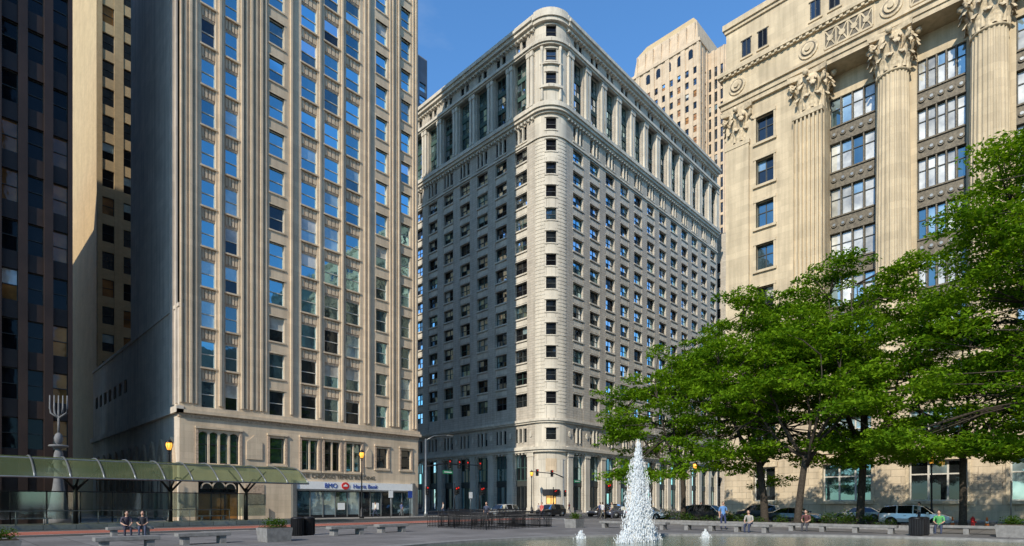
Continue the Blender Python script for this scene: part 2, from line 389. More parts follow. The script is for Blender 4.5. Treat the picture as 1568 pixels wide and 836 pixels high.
    for txt,u,z,size,mat,dd in (('BMO',31.0,3.42,.62,'signblue',.44),('Harris Bank',34.6,3.42,.58,'signblue',.44),('THE CHICAGO TEMPLE BUILDING',28.3,4.5,.52,'bronze',.09)):
        cu=bpy.data.curves.new('letters','FONT'); cu.body=txt; cu.size=size*1.2; cu.extrude=.03
        ob=bpy.data.objects.new('lettering',cu); COL.objects.link(ob)
        ob.location=(u,Y-dd,z); ob.rotation_euler=(math.radians(90),0,0); cu.materials.append(M[mat]); ob.parent=root
temple()
# ------------------------------------------------------------------ round-corner office building (centre)
def burnham():
    mb=MB(); X0,Y0=71.6,59.7; R=3.7; W='burn'; T='burn_t'
    cx,cy=X0+R,Y0+R
    east=[66.75+4.93*i for i in range(10)]; north=[78.75+4.93*i for i in range(12)]
    Xe,Ye=135.3,113.5
    floors=[19.5+3.87*k for k in range(12)]
    for F,cs,ua,ub,gl in ((Fy(X0),east,cy,Ye,(('gD',4),('gK',4),('gM',.8),('gL',.2))),(Fx(Y0),north,cx,Xe,(('gD',6),('gK',2),('gM',2.5),('gH',.3),('gB2',1)))):
        n=len(cs)
        hw=1.45
        bounds=[ua]+[c+s*hw for c in cs for s in (-1,1)]+[ub]
        for i in range(0,len(bounds),2):
            a,b=bounds[i],bounds[i+1]
            mb.part='walls'
            mb.fb(F,a,b,0,82.6,-.9,0,W)
            mb.part='trim'
            m=(a+b)/2; w=min(.75,(b-a)/2-.1)
            mb.fb(F,m-w,m+w,0,.9,.003,.35,T); mb.fb(F,m-w+.1,m+w-.1,.9,9.6,.003,.26,T); mb.fb(F,m-w,m+w,9.6,10.3,.003,.36,T)
            for q in (-.42,.42):
                mb.fb(F,m+q-.28,m+q+.28,69.9,77.9,.003,.42,T); mb.fb(F,m+q-.36,m+q+.36,77.9,78.7,.003,.52,T); mb.fb(F,m+q-.34,m+q+.34,69.4,69.9,.003,.5,T)
            mb.fpoly(F,[(m+.3*math.cos(t),13.5+.55*math.sin(t)) for t in [i*math.pi/6 for i in range(12)]],.003,.16,T)
        for c in cs:
            a,b=c-hw,c+hw; mb.part='walls'
            mb.fb(F,a,b,10.1,12.2,-.9,-.05,W)
            win(mb,F,a,b,.4,4.6,.55,'frame_d',(('gD',2),('gM',1)),3,1,.1)
            mb.part='walls'; mb.fb(F,a,b,4.6,5.6,-.9,-.35,'frame_d'); mb.fb(F,a,b,0,.4,-.9,-.2,'granite')
            win(mb,F,a,b,5.6,10.1,.55,'frame_g',(('gD',1),('gM',1)),3,2,.1)
            def triple(z0,z1):
                for q in (-1,0,1):
                    u=c+q*.98
                    win(mb,F,u-.34,u+.34,z0,z1,.35,'frame_d',(('gD',1),('gK',1)),1,2,.05,blind=.05)
                mb.part='walls'
                for q in (-.5,.5): mb.fb(F,c+q*.98-.15,c+q*.98+.15,z0,z1,-.9,-.04,W)
                for s in (-1,1): 
                    x0,x1=sorted((c+s*1.32,c+s*hw)); mb.fb(F,x0,x1,z0,z1,-.9,-.04,W)
                mb.part='trim'
                for q in (-.5,.5): mb.fb(F,c+q*.98-.1,c+q*.98+.1,z0-.1,z1+.1,-.04,.16,T)
            triple(12.2,14.6)
            mb.part='walls'; mb.fb(F,a,b,14.6,floors[0]-1.15,-.9,-.05,W)
            for k,zf in enumerate(floors):
                win(mb,F,a,b,zf-1.15,zf+1.15,.55,'frame_d' if random.random()<.7 else 'frame_g',gl,2,2,.09,blind=.10)
                mb.part='walls'
                zt=floors[k+1]-1.15 if k<11 else 64.4
                mb.fb(F,a,b,zf+1.15,zt,-.9,-.12,W)
                mb.part='trim'; mb.fb(F,a-.1,b+.1,zt-.24,zt,-.3,.1,T); mb.fb(F,a+.05,b-.05,zf+1.45,zt-.42,-.12,-.05,T)
                mb.fb(F,a,b,zf+1.15,zf+1.32,-.12,.05,T)
            triple(64.4,66.9)
            mb.part='walls'; mb.fb(F,a,b,66.9,69.8,-.9,-.05,W)
            win(mb,F,a,b,69.8,78.8,.8,'frame_g',(('gD',3),('gM',2)),3,6,.1)
            mb.part='trim'
            for zz in (72.5,75.6): mb.fb(F,a,b,zz,zz+.75,-.74,-.62,'frame_g')
            mb.part='walls'; mb.fb(F,a,b,78.8,80.4,-.9,-.05,W)
            for q in (-.72,.72):
                win(mb,F,c+q-.45,c+q+.45,80.4,82.0,.35,'frame_d',(('gD',1),('gK',1)),1,1,.05)
            for x0,x1 in ((a,c-1.17),(c-.27,c+.27),(c+1.17,b)): mb.fb(F,x0,x1,80.4,82.0,-.9,-.05,W)
            mb.fb(F,a,b,82.0,82.6,-.9,-.05,W)
        mb.part='trim'
        for z0,z1,d in ((10.35,10.75,.45),(10.75,11.2,.7),(11.2,11.35,.5),(15.3,15.6,.3),(15.6,16.0,.5),(63.5,63.8,.22),(67.4,67.7,.35),(67.7,68.2,.7),(68.2,68.8,.95),(68.8,69.4,.4),(78.8,79.1,.6),(79.1,79.6,.85),(79.6,79.9,.4),(82.3,82.7,.4),(82.7,83.3,.85),(83.3,83.8,1.15),(83.8,84.6,.6)):
            mb.fb(F,ua,ub,z0,z1,-.3,d,T)
        u=ua+.2
        while u<ub-.3:
            mb.fb(F,u,u+.3,67.0,67.4,.003,.5,T); mb.fb(F,u,u+.3,82.0,82.3,.003,.55,T); mb.fb(F,u,u+.28,10.05,10.35,.003,.35,T); u+=.82
    A0,A1=math.pi,1.5*math.pi
    def ring(z0,z1,off,mat,a0=A0,a1=A1,n=14,inn=-.8):
        r=R+off; mb.lathe(cx,cy,[(R+inn,z0),(r,z0),(r,z1),(R+inn,z1)],mat,n,False,a0,a1)
    mid=1.25*math.pi; ha=.235
    mb.part='drum'
    ring(0,84.3,0,T,A0,mid-ha,5); ring(0,84.3,0,T,mid+ha,A1,5)
    wz=[(z-1.0,z+1.0) for z in [13.4]+floors+[65.7,73.4,77.3,81.3]]
    prev=4.0
    FD=lambda u,d,z:(cx+(R*math.cos(ha)+d)*math.cos(mid)+u*math.sin(mid)*-1, cy+(R*math.cos(ha)+d)*math.sin(mid)+u*math.cos(mid), z)
    hwid=R*math.sin(ha)
    for z0,z1 in wz:
        mb.part='drum'; ring(prev,z0,-.005,T,mid-ha,mid+ha,4)
        win(mb,FD,-hwid,hwid,z0,z1,.3,'frame_d',(('gD',4),('gM',1),('gK',3)),1,2,.08)
        prev=z1
    mb.part='drum'; ring(prev,84.3,-.005,T,mid-ha,mid+ha,4)
    win(mb,FD,-hwid,hwid,0,3.0,.3,'black',(('interior',1),),2,2,.08,blind=0)
    mb.part='drum'; ring(3.0,4.0,.3,'black',mid-ha*1.6,mid+ha*1.6,5)
    mb.part='trim'
    z=17.0
    while z<63: ring(z,z+.28,.05,T,A0,mid-ha*1.25,5); ring(z,z+.28,.05,T,mid+ha*1.25,A1,5); z+=.62
    for z0,z1,d in ((10.35,10.75,.45),(10.75,11.2,.7),(15.3,15.6,.3),(15.6,16.0,.5),(63.5,63.8,.22),(67.4,67.7,.35),(67.7,68.2,.7),(68.2,68.8,.95),(68.8,69.4,.4),(78.8,79.1,.5),(79.1,79.6,.75),(82.7,83.3,.6),(83.3,83.8,.85),(83.8,84.9,.5)):
        ring(z0,z1,d,T)
    for z0,z1 in wz: ring(z0-.2,z0-.01,.12,T,mid-ha*1.3,mid+ha*1.3,4); ring(z1+.01,z1+.2,.14,T,mid-ha*1.3,mid+ha*1.3,4)
    ring(71.6,72.0,.5,T,mid-.5,mid+.5,8); ring(75.6,75.8,.35,T,mid-.5,mid+.5,8)
    for s in (-1,1):
        a=mid+s*.42; mb.lathe(cx+(R+.12)*math.cos(a),cy+(R+.12)*math.sin(a),[(.3,69.5),(.26,70),(.22,78),(.32,78.6)],T,10)
    ring(7.0,9.2,.06,'temple',mid-.25,mid+.25,4)
    mb.part='walls'
    mb.box(X0+.9,Xe,cy,Ye,0,82.5,'burn'); mb.box(cx,Xe,Y0+.9,cy,0,82.5,'burn')
    mb.part='roof'; mb.lathe(cx,cy,[(0,84.2),(R,84.3)],'roof',14,False,A0,A1); mb.box(X0+.8,Xe,cy,Ye,82.52,83.4,'roof'); mb.box(cx,Xe,Y0+.8,cy,82.52,83.4,'roof')
    mb.build('round_corner_office_building')
burnham()
# ------------------------------------------------------------------ colonnaded city hall (right)
def fluted(mb,cx,cy,z0,z1,r0,r1,mat,nf=22):
    vs=[];fs=[]; zs=[z0+(z1-z0)*i/8 for i in range(9)]; k=nf*4
    for j,z in enumerate(zs):
        q=j/8; r=r0+(r1-r0)*(q**1.6)
        for i in range(k):
            a=2*math.pi*i/k; dr=(0,.0,.09,.09)[i%4]*r*.8; rr=r-dr
            vs.append((cx+rr*math.cos(a),cy+rr*math.sin(a),z))
    for j in range(8):
        for i in range(k): fs.append((j*k+i,j*k+(i+1)%k,(j+1)*k+(i+1)%k,(j+1)*k+i))
    mb.add(vs,fs,mat)
def capital(mb,cx,cy,z0,z1,r,mat,flat=None):
    H=z1-z0
    mb.lathe(cx,cy,[(r*1.02,z0),(r*1.1,z0+.12),(r*.98,z0+.25),(r*1.0,z0+H*.5),(r*1.12,z0+H*.75),(r*1.35,z0+H*.88)],mat,24)
    pts=[]
    for q in range(4):
        a0=math.pi/4+q*math.pi/2
        c0=(r*2.0*math.cos(a0),r*2.0*math.sin(a0))
        a1=a0+math.pi/2; c1=(r*2.0*math.cos(a1),r*2.0*math.sin(a1))
        for t in range(6):
            f=t/6; x=c0[0]*(1-f)+c1[0]*f; y=c0[1]*(1-f)+c1[1]*f; s=1-.16*math.sin(math.pi*f); pts.append((x*s,y*s))
    n=len(pts); zb=z1-H*.12
    vs=[(cx+x*.94,cy+y*.94,zb) for x,y in pts]+[(cx+x,cy+y,z1) for x,y in pts]
    mb.add(vs,[tuple(range(n)),tuple(range(n,2*n))]+[(i,(i+1)%n,n+(i+1)%n,n+i) for i in range(n)],mat)
    def leaf(a,zb,h,w,out,rb):
        ca,sa=math.cos(a),math.sin(a); sec=[]
        for i in range(8):
            t=i/7; rr=rb+out*(t**2.2)*1.0+.04; zz=zb+h*math.sin(min(t*1.15,1.0)*math.pi/2)-(h*.22 if t>.93 else 0)-(0.0)
            ww=w*(.75+.35*math.sin(t*math.pi))*(1 if i%2==0 else .72)*(1 if t<.9 else .6)
            sec.append((rr,zz,ww))
        vs=[]
        for rr,zz,ww in sec:
            for s,dr in ((-1,-.1),(-.45,.03),(0,.09),(.45,.03),(1,-.1)):
                x=rr+dr; y=s*ww/2; vs.append((cx+x*ca-y*sa,cy+x*sa+y*ca,zz))
        fs=[(i*5+j,i*5+j+1,(i+1)*5+j+1,(i+1)*5+j) for i in range(7) for j in range(4)]
        mb.add(vs,fs,mat)
    for i in range(10): leaf(i*math.pi/5,z0+.15,H*.36,r*.62,r*.42,r)
    for i in range(10): leaf((i+.5)*math.pi/5,z0+.3,H*.60,r*.58,r*.62,r*1.0)
    for i in range(16): leaf((i+.25)*math.pi/8,z0+H*.35,H*.42,r*.34,r*.55,r*1.03)
    for q in range(4):
        a=math.pi/4+q*math.pi/2; ca,sa=math.cos(a),math.sin(a)
        pts=[];rad=[]
        for i in range(22):
            t=i/21; th=-math.pi/2+t*3.3*math.pi; rr=r*.30*(1-.8*t)
            pr=r*1.58+rr*math.cos(th); pz=z1-H*.28+rr*math.sin(th)*1.1
            pts.append((cx+pr*ca,cy+pr*sa,pz)); rad.append(r*.12*(1-.4*t))
        pts=[(cx+r*1.0*ca,cy+r*1.0*sa,z0+H*.5),(cx+r*1.3*ca,cy+r*1.3*sa,z0+H*.68)]+pts[4:]; rad=[.1*r,.12*r]+rad[4:]
        mb.tube(pts,rad,mat,6)
        a2=q*math.pi/2; mb.lathe(cx+r*1.55*math.cos(a2),cy+r*1.55*math.sin(a2),[(.02,z1-H*.17),(r*.2,z1-H*.12),(r*.22,z1-H*.05),(.02,z1)],mat,8)
def hall():
    mb=MB(); X=71.6; Yc=30.4; W='hall'; F=Fy(X); G=Fy(73.9); ZB=16.5
    floors=[47.7-5.3*k for k in range(6)]
    cols=[12.35-7.95*i for i in range(9)]
    Yend=cols[-1]-4
    a,b=24.5,26.6
    def rough_wall(u0,u1,z0,z1,d=0): mb.fb(F,u0,u1,z0,z1,-2.4,d,W)
    rough_wall(b,Yc,ZB,51.8); rough_wall(18.9,a,ZB,51.8)
    zp=ZB
    for z in reversed(floors):
        z0=z-1.2; z1=z+2.0
        rough_wall(a,b,zp,z0,-.003)
        win(mb,F,a,b,z0,z1,.55,'frame_d',(('gD',2),('gM',1),('gW',.2)),2,2,.1,split=.6,blind=.25)
        mb.part='trim'
        mb.fb(F,a-.25,a,z0,z1,-.2,.1,W); mb.fb(F,b,b+.25,z0,z1,-.2,.1,W); mb.fb(F,a-.3,b+.3,z1,z1+.35,-.2,.16,W); mb.fb(F,a-.35,b+.35,z0-.3,z0,-.2,.25,W)
        mb.part='walls'; zp=z1
    rough_wall(a,b,zp,51.8,-.003)
    mb.part='columns'
    def pil(u0,u1,d):
        mb.fb(F,u0,u1,ZB,47.4,.003,d*.55,W)
        n=max(3,int((u1-u0)/.42)); w=(u1-u0)/n
        for i in range(n+1): 
            c=u0+i*w; mb.fb(F,max(u0,c-.09),min(u1,c+.09),ZB+1.5,46.9,d*.55,d,W)
        mb.fb(F,u0-.1,u1+.1,46.9,47.4,.003,d+.06,W); mb.fb(F,u0-.2,u1+.2,ZB,ZB+1.2,.003,d+.2,W)
    pil(19.0,22.1,.7); 
    mb.fb(F,27.4,30.3,ZB,47.4,.003,.35,W); mb.fb(F,27.3,30.42,46.9,47.4,.003,.42,W)
    capital(mb,X+.9,20.5,47.4,51.8,1.5,'hall_t'); capital(mb,X+1.25,28.85,47.4,51.8,1.42,'hall_t')
    for y in cols:
        fluted(mb,72.2,y,ZB+1.6,47.5,1.68,1.42,W)
        mb.lathe(72.2,y,[(2.1,ZB),(2.15,ZB+.5),(1.9,ZB+.7),(2.0,ZB+1.1),(1.75,ZB+1.3),(1.7,ZB+1.6)],W,28)
        mb.box(70.0,74,y-2.15,y+2.15,ZB-.6,ZB,W)
        capital(mb,72.2,y,47.5,51.8,1.45,'hall_t')
    starts=[(14.3,18.9)]+[(cols[i+1]+1.9,cols[i]-1.9) for i in range(len(cols)-1)]
    gl=(('gS',6),('gH',2),('gL',2),('gM',1.2))
    for i,(u0,u1) in enumerate(starts):
        mb.part='walls'
        zp=ZB
        for z in reversed(floors):
            z0=z-1.75; z1=z+1.55
            mb.part='spandrels'
            mb.fb(G,u0,u1,zp,z0,-.5,.0,'bronze')
            if z0-zp>.5:
                mb.fb(G,u0,u1,zp+.0,zp+.16,.003,.14,'bronze'); mb.fb(G,u0,u1,z0-.16,z0,.003,.14,'bronze')
                for q in range(5):
                    c=u0+(u1-u0)*(q+.5)/5; zm=(zp+z0)/2; r=.3
                    mb.fpoly(G,[(c+r*math.cos(t),zm+r*math.sin(t)) for t in [k*math.pi/6 for k in range(12)]],.003,.14,'bronze')
                    mb.fpoly(G,[(c+.16*math.cos(t),zm+.16*math.sin(t)) for t in [k*math.pi/4 for k in range(8)]],.14,.2,'steel')
            mb.part='walls'
            n=5 if i else 4
            w=(u1-u0)/n
            for q in range(n): win(mb,G,u0+q*w+.04,u0+(q+1)*w-.04,z0,z1,.3,'frame_d',gl,1,2,.09,split=.62)
            for q in range(1,n): mb.part='spandrels'; mb.fb(G,u0+q*w-.06,u0+q*w+.06,z0,z1,-.4,.08,'bronze')
            zp=z1
        mb.part='walls'; mb.fb(G,u0,u1,zp,51.8,-.5,0,W)
    for y in cols: mb.fb(G,y-1.9,y+1.9,ZB,51.8,-.5,.25,W)
    mb.part='entablature'
    K=Yc
    for z0,z1,d in ((51.8,52.35,.35),(52.35,52.95,.5),(52.95,53.2,.75),(53.2,56.2,.3),(56.2,56.5,.6),(56.5,57.0,.85),(57.0,57.3,.5),(57.3,62.3,-.05),(62.3,62.7,.15),(62.7,63.4,.35)):
        mb.fb(F,Yend,K+(d if d>.0 else 0),z0,z1,-2.4,d,W)
    ax=[28.85,20.5]+cols
    for y in ax:
        for r,d0,d1,m in ((1.05,.303,.45,'hall_t'),(.82,.45,.47,'bronze'),(.66,.47,.6,'hall_t'),(.3,.6,.75,W)):
            mb.fpoly(F,[(y+r*math.cos(t),54.7+r*math.sin(t)) for t in [k*math.pi/10 for k in range(20)]],d0,d1,m)
    for i in range(1,len(ax)-1):
        u1=ax[i]-1.7; u0=ax[i+1]+1.7
        mb.fb(F,u0,u1,53.7,55.8,.303,.32,'bronze')
        mb.fb(F,u0,u1,53.55,53.75,.303,.45,W); mb.fb(F,u0,u1,55.7,55.9,.303,.45,W)
        n=4; w=(u1-u0)/n
        for q in range(n):
            p0=u0+q*w; p1=p0+w
            mb.fb(F,p0-.07,p0+.07,53.75,55.7,.32,.43,W)
            t=.11
            mb.fpoly(F,[(p0,53.75),(p0+t*1.4,53.75),(p1,55.7),(p1-t*1.4,55.7)],.32,.40,W)
            mb.fpoly(F,[(p0,55.7),(p0+t*1.4,55.7),(p1,53.75),(p1-t*1.4,53.75)],.32,.405,W)
            c=(p0+p1)/2
            mb.fpoly(F,[(c+.32*math.cos(k*math.pi/6),54.72+.32*math.sin(k*math.pi/6)) for k in range(12)],.32,.44,W)
        mb.fb(F,u1-.07,u1+.07,53.75,55.7,.32,.43,W)
    u=Yend
    while u<K:
        mb.fb(F,u,u+.32,56.2,56.498,.6,.78,W); u+=.7
    y=27.8
    while y>Yend+3:
        for q in (0,-2.0):
            c=y+q
            win(mb,F,c-.55,c+.55,58.2,60.3,.02,'frame_d',(('gD',1),('gK',1)),2,1,.07)
            mb.part='entablature'; mb.fb(F,c-.75,c+.75,57.95,58.15,-.04,.1,W); mb.fb(F,c-.7,c+.7,60.32,60.5,-.04,.1,W)
        y-=7.95
    mb.part='base'
    B='hall_b'
    wc=[25.5]+[16.6]+[8.4-7.95*i for i in range(8)]
    spans=[]
    for j,c in enumerate(wc): spans.append((c-(1.3 if j==0 else 2.4),c+(1.3 if j==0 else 2.4)))
    top=Yc+.1
    for (s0,s1) in spans:
        mb.fb(F,s1,top,.9,13.6,-2.4,.3,B); 
        mb.fb(F,s0,s1,.9,1.9,-2.4,.297,B); mb.fb(F,s0,s1,6.1,8.6,-2.4,.297,B); mb.fb(F,s0,s1,11.4,13.6,-2.4,.297,B)
        n=2 if s1-s0<3 else 3
        win(mb,F,s0,s1,1.9,6.1,.25,'frame',(('gM',2),('gH',2),('gD',2)),n,2,.14,split=.66)
        win(mb,F,s0,s1,8.6,11.4,.25,'frame',(('gM',2),('gH',2),('gD',2)),n,2,.12)
        mb.part='base'
        mb.fb(F,s0-.3,s1+.3,6.1,6.7,.3,.55,'hall_t'); mb.fb(F,s0-.2,s1+.2,1.6,1.9,.3,.5,'hall_t')
        mb.fb(F,s0-.3,s0,1.9,6.1,.3,.42,'hall_t'); mb.fb(F,s1,s1+.3,1.9,6.1,.3,.42,'hall_t')
        top=s0
    mb.fb(F,Yend,top,.9,13.6,-2.4,.3,B)
    for z0,z1,d in ((0,.9,.55),(7.3,7.65,.5),(13.6,14.0,.55),(14.0,14.5,.95),(14.5,16.5,.35)):
        mb.fb(F,Yend,Yc+.2,z0,z1,-2.4,d,W)
    mb.part='walls'
    mb.box(74.41,130,Yend,Yc-.003,0,62.2,W)
    NF=Fx(Yc,1)
    mb.fb(NF,74.0,130,0,63,-.5,0,W)
    for z in floors:
        for i in range(10): win(mb,NF,78+i*5,80.2+i*5,z-1.2,z+2,-.07,'frame_d',(('gD',1),),2,2,.1)
    mb.part='roof'; mb.box(72.2,130,Yend,Yc-.05,62.25,62.5,'roof')
    mb.build('city_hall_building')
hall()
# ------------------------------------------------------------------ background towers
def grid_tower(name,x0,x1,y0,y1,H,wall,cx,cy,fl,ww,wh,z0=4,gl=(('gD',1),),frame='frame_d',fin=.15,extra=None,faces='ne',blind=.1):
    mb=MB(); 
    fl_=[]
    if 'n' in faces: fl_.append((Fx(y0),x0,x1,cx))
    if 'e' in faces: fl_.append((Fy(x0),y0,y1,cy))
    if 's' in faces: fl_.append((Fx(y1,1),x0,x1,cx))
    for F,a,b,p in fl_:
        if not p:
            mb.part='walls'; mb.fb(F,a,b,0,H,-.5,0,wall); continue
        n=max(1,int((b-a)/p)); pitch=(b-a)/n
        mb.part='walls'
        for i in range(n+1):
            l=a+i*pitch-(pitch-ww)/2; r=l+(pitch-ww); mb.fb(F,max(a,l),min(b,r),0,H,-.5,fin if i%2==0 else fin*.5,wall)
        nf=int((H-z0-3)/fl)
        for i in range(n):
            u0=a+i*pitch+(pitch-ww)/2; u1=u0+ww; zp=0
            for k in range(nf):
                z=z0+k*fl
                mb.part='walls'; mb.fb(F,u0,u1,zp,z,-.5,0,wall)
                win(mb,F,u0,u1,z,z+wh,.3,frame,gl,1,2,.06,blind=blind); zp=z+wh
            mb.part='walls'; mb.fb(F,u0,u1,zp,H,-.5,0,wall)
    mb.part='walls'; mb.box(x0+.5,x1-.3,y0+.5,y1-.5,0,H-.01,wall)
    if 's' not in faces: mb.fb(Fx(y1,1),x0,x1,0,H,-.5,0,wall)
    mb.fb(Fy(x1,1),y0,y1,0,H,-.3,0.003,wall)
    mb.part='roof'; mb.box(x0,x1,y0,y1,H,H+.3,'roof')
    if extra: extra(mb)
    return mb.build(name)
grid_tower('dark_office_tower',-62,8.3,59.0,92,72,'dark',1.55,4,3.9,1.0,2.5,6,(('gK',8),('gW',2.4),('gD',.5)),fin=.35,blind=.01)
grid_tower('tan_office_tower',17.3,44,102,128,120,'tan',2.6,0,4.1,1.5,2.6,8,(('gD',4),('gK',3),('gW',1.5)),fin=.12,blind=.05)
grid_tower('office_block',-32,0,95,142,55,'tan',4,4,4,1.6,2.4,6)
grid_tower('glass_office_tower',80,105,137,170,136,'far',3,3,4,2.4,2.6,6,(('gM',1),))
# blocks north of the plaza (behind the viewpoint)
grid_tower('office_block',30,110,-130,-95,58,'tower',6,0,4.5,3.5,2.6,6,(('gD',1),),faces='s')
grid_tower('steel_court_tower',-45,14,-90,-58,180,'dark',6,0,5.5,5,3.2,8,(('gD',1),),faces='s')
def crown(mb):
    mb.part='crown'
    T='tower'
    x0,x1,y0,y1=180.8,202,86,112.5; z=158.3
    mb.box(x0-.5,x1+.5,y0-.5,y1+.5,z-.3,z+.8,T)
    def frus(a,b,c,d,z0,z1,i,m):
        mb.hexa([(a,c,z0),(b,c,z0),(b,d,z0),(a,d,z0),(a+i,c+i,z1),(b-i,c+i,z1),(b-i,d-i,z1),(a+i,d-i,z1)],m)
    frus(x0+.6,x1-.6,y0+.6,y1-.6,z+.8,167,1.0,T)
    frus(x0+1.6,x1-1.6,y0+1.6,y1-1.6,167,171,2.5,'tan')
    mb.box(190,194,96,101,171,174,'bronze')
    for i in range(8):
        c=y0+2+i*3.2; mb.fb(Fy(x0+.7),c-.15,c+.15,z+1,166,-.6,.15,T)
    for i in range(6):
        c=y0+3+i*4.1
        mb.fpoly(Fy(x0),[(c-.8,153.5),(c+.8,153.5),(c+.8,156)]+[(c+.8*math.cos(t),156+.8*math.sin(t)) for t in (.8,1.57,2.35)]+[(c-.8,156)],.17,.2,'gD')
grid_tower('limestone_skyscraper',180.8,202,86,112.5,158,'tower',3.0,2.9,4.0,1.35,2.3,4,(('gD',4),('gK',2),('gW',2)),fin=.35,extra=crown,blind=.04)
grid_tower('stepped_limestone_wing',187,215,79.8,86,157,'tower',3.2,2.05,4.3,1.0,3.4,6,(('gD',1),),fin=.4)
grid_tower('street_office_block',140,175,59.7,84,70,'burn',3.5,3.5,3.9,1.8,2.3,6)
grid_tower('street_office_block',206,240,59.7,79,95,'tan',3.5,3.5,3.9,1.8,2.3,6)
# ------------------------------------------------------------------ ground
def sheet(name,x0,x1,y0,y1,z,mat):
    mb=MB(); mb.add([(x0,y0,z),(x1,y0,z),(x1,y1,z),(x0,y1,z)],[(0,1,2,3)],mat); return mb.build(name)
sheet('ground',-1500,1500,-1500,1500,-.15,'ground')
sheet('road',-300,500,36,54,-.142,'asphalt'); 
sheet('road',52,67,-300,36,-.142,'asphalt'); sheet('road',52,67,54,400,-.142,'asphalt')
sheet('bus_lane',-300,50,42.0,46.4,-.137,'buslane')
mb=MB()
def mark(x0,x1,y0,y1): mb.add([(x0,y0,-.132),(x1,y0,-.132),(x1,y1,-.132),(x0,y1,-.132)],[(0,1,2,3)],'paint')
for x in range(-60,48,6): mark(x,x+3,39.0,39.13)
mark(-200,50,46.5,46.65); mark(-200,50,41.7,41.85)
for i in range(11): y=37+i*1.6; mark(49,51.2,y,y+.7); mark(68,70.2,y,y+.7)
for i in range(9): x=53+i*1.55; mark(x,x+.7,32.6,35.2); mark(x,x+.7,54.8,57)
for y in range(-80,30,6): mark(59.4,59.55,y,y+3)
mb.build('road_markings')
def slab(name,x0,x1,y0,y1,mat):
    mb=MB(); mb.box(x0,x1,y0,y1,-.149,0,mat); return mb.build(name)
slab('plaza_pavement',-200,51.7,-200,35.7,'plaza'); slab('sidewalk',-200,51.7,54.3,300,'walk'); slab('sidewalk',67.3,500,54.3,300,'walk'); slab('sidewalk',67.3,500,-300,35.7,'walk')
mb=MB()
for a in ((-200,52,35.7,36),(-200,52,54,54.3),(67,500,35.7,36),(67,500,54,54.3),(51.7,52,-200,35.7),(51.7,52,54.3,300),(67,67.3,-200,35.7),(67,67.3,54.3,300)):
    mb.box(*a,-.15,.004,'walk')
mb.build('kerb')
# ------------------------------------------------------------------ pool + fountain
mb=MB(); PX,PY=15.2,.77
mb.part='rim'; mb.lathe(PX,PY,[(17,-.01),(17,.16),(16.4,.16),(16.4,-.01)],'granite',96,False)
p=mb.P(); p['f']=[f for f in p['f'] if len(f)==4]; p['m']=p['m'][:len(p['f'])]; p['sm']=p['sm'][:len(p['f'])]
mb.part='water'; n=96
mb.add([(PX+16.4*math.cos(2*math.pi*i/n),PY+16.4*math.sin(2*math.pi*i/n),.06) for i in range(n)],[tuple(range(n))],'water')
mb.build('fountain_pool')
def jet(name,x,y,h,w,n):
    vs=[];fs=[]
    strands=[(random.gauss(0,.5),random.gauss(0,.5),random.uniform(.45,1.0),random.random()*6) for _ in range(46)]
    strands[0]=(0,0,1.0,0); strands[1]=(.1,-.1,.97,1)
    for i in range(n):
        sx,sy,sh,ph=random.choice(strands); t=random.random(); z=h*sh*t
        prof=w*(.22+.78*(1-t*sh)**.9)
        jit=.06+.13*(1-t*sh)
        px=x+sx*prof*.62+random.gauss(0,jit*w); py=y+sy*prof*.62+random.gauss(0,jit*w)+.02*math.sin(z*6+ph)
        s=random.uniform(.006,.020)*(1.2-.4*t); l=s*random.uniform(1.5,6)
        b=len(vs); vs+= [(px-s,py,z),(px,py-s,z),(px+s,py,z),(px,py+s,z),(px,py,z+l),(px,py,z-l)]
        fs+=[(b,b+1,b+4),(b+1,b+2,b+4),(b+2,b+3,b+4),(b+3,b,b+4),(b+1,b,b+5),(b+2,b+1,b+5),(b+3,b+2,b+5),(b,b+3,b+5)]
    me=bpy.data.meshes.new(name); me.from_pydata(vs,[],fs); me.materials.append(M['foam']); o=bpy.data.objects.new(name,me); COL.objects.link(o)
jet('fountain_jet',21.0,12.7,4.45,.62,24000)
jet('fountain_jet',20.6,15.5,.45,.3,500); jet('fountain_jet',25.0,11.6,.5,.3,500); jet('fountain_jet',22.5,12.9,.7,.5,900); jet('fountain_jet',19.8,12.6,.7,.5,900)
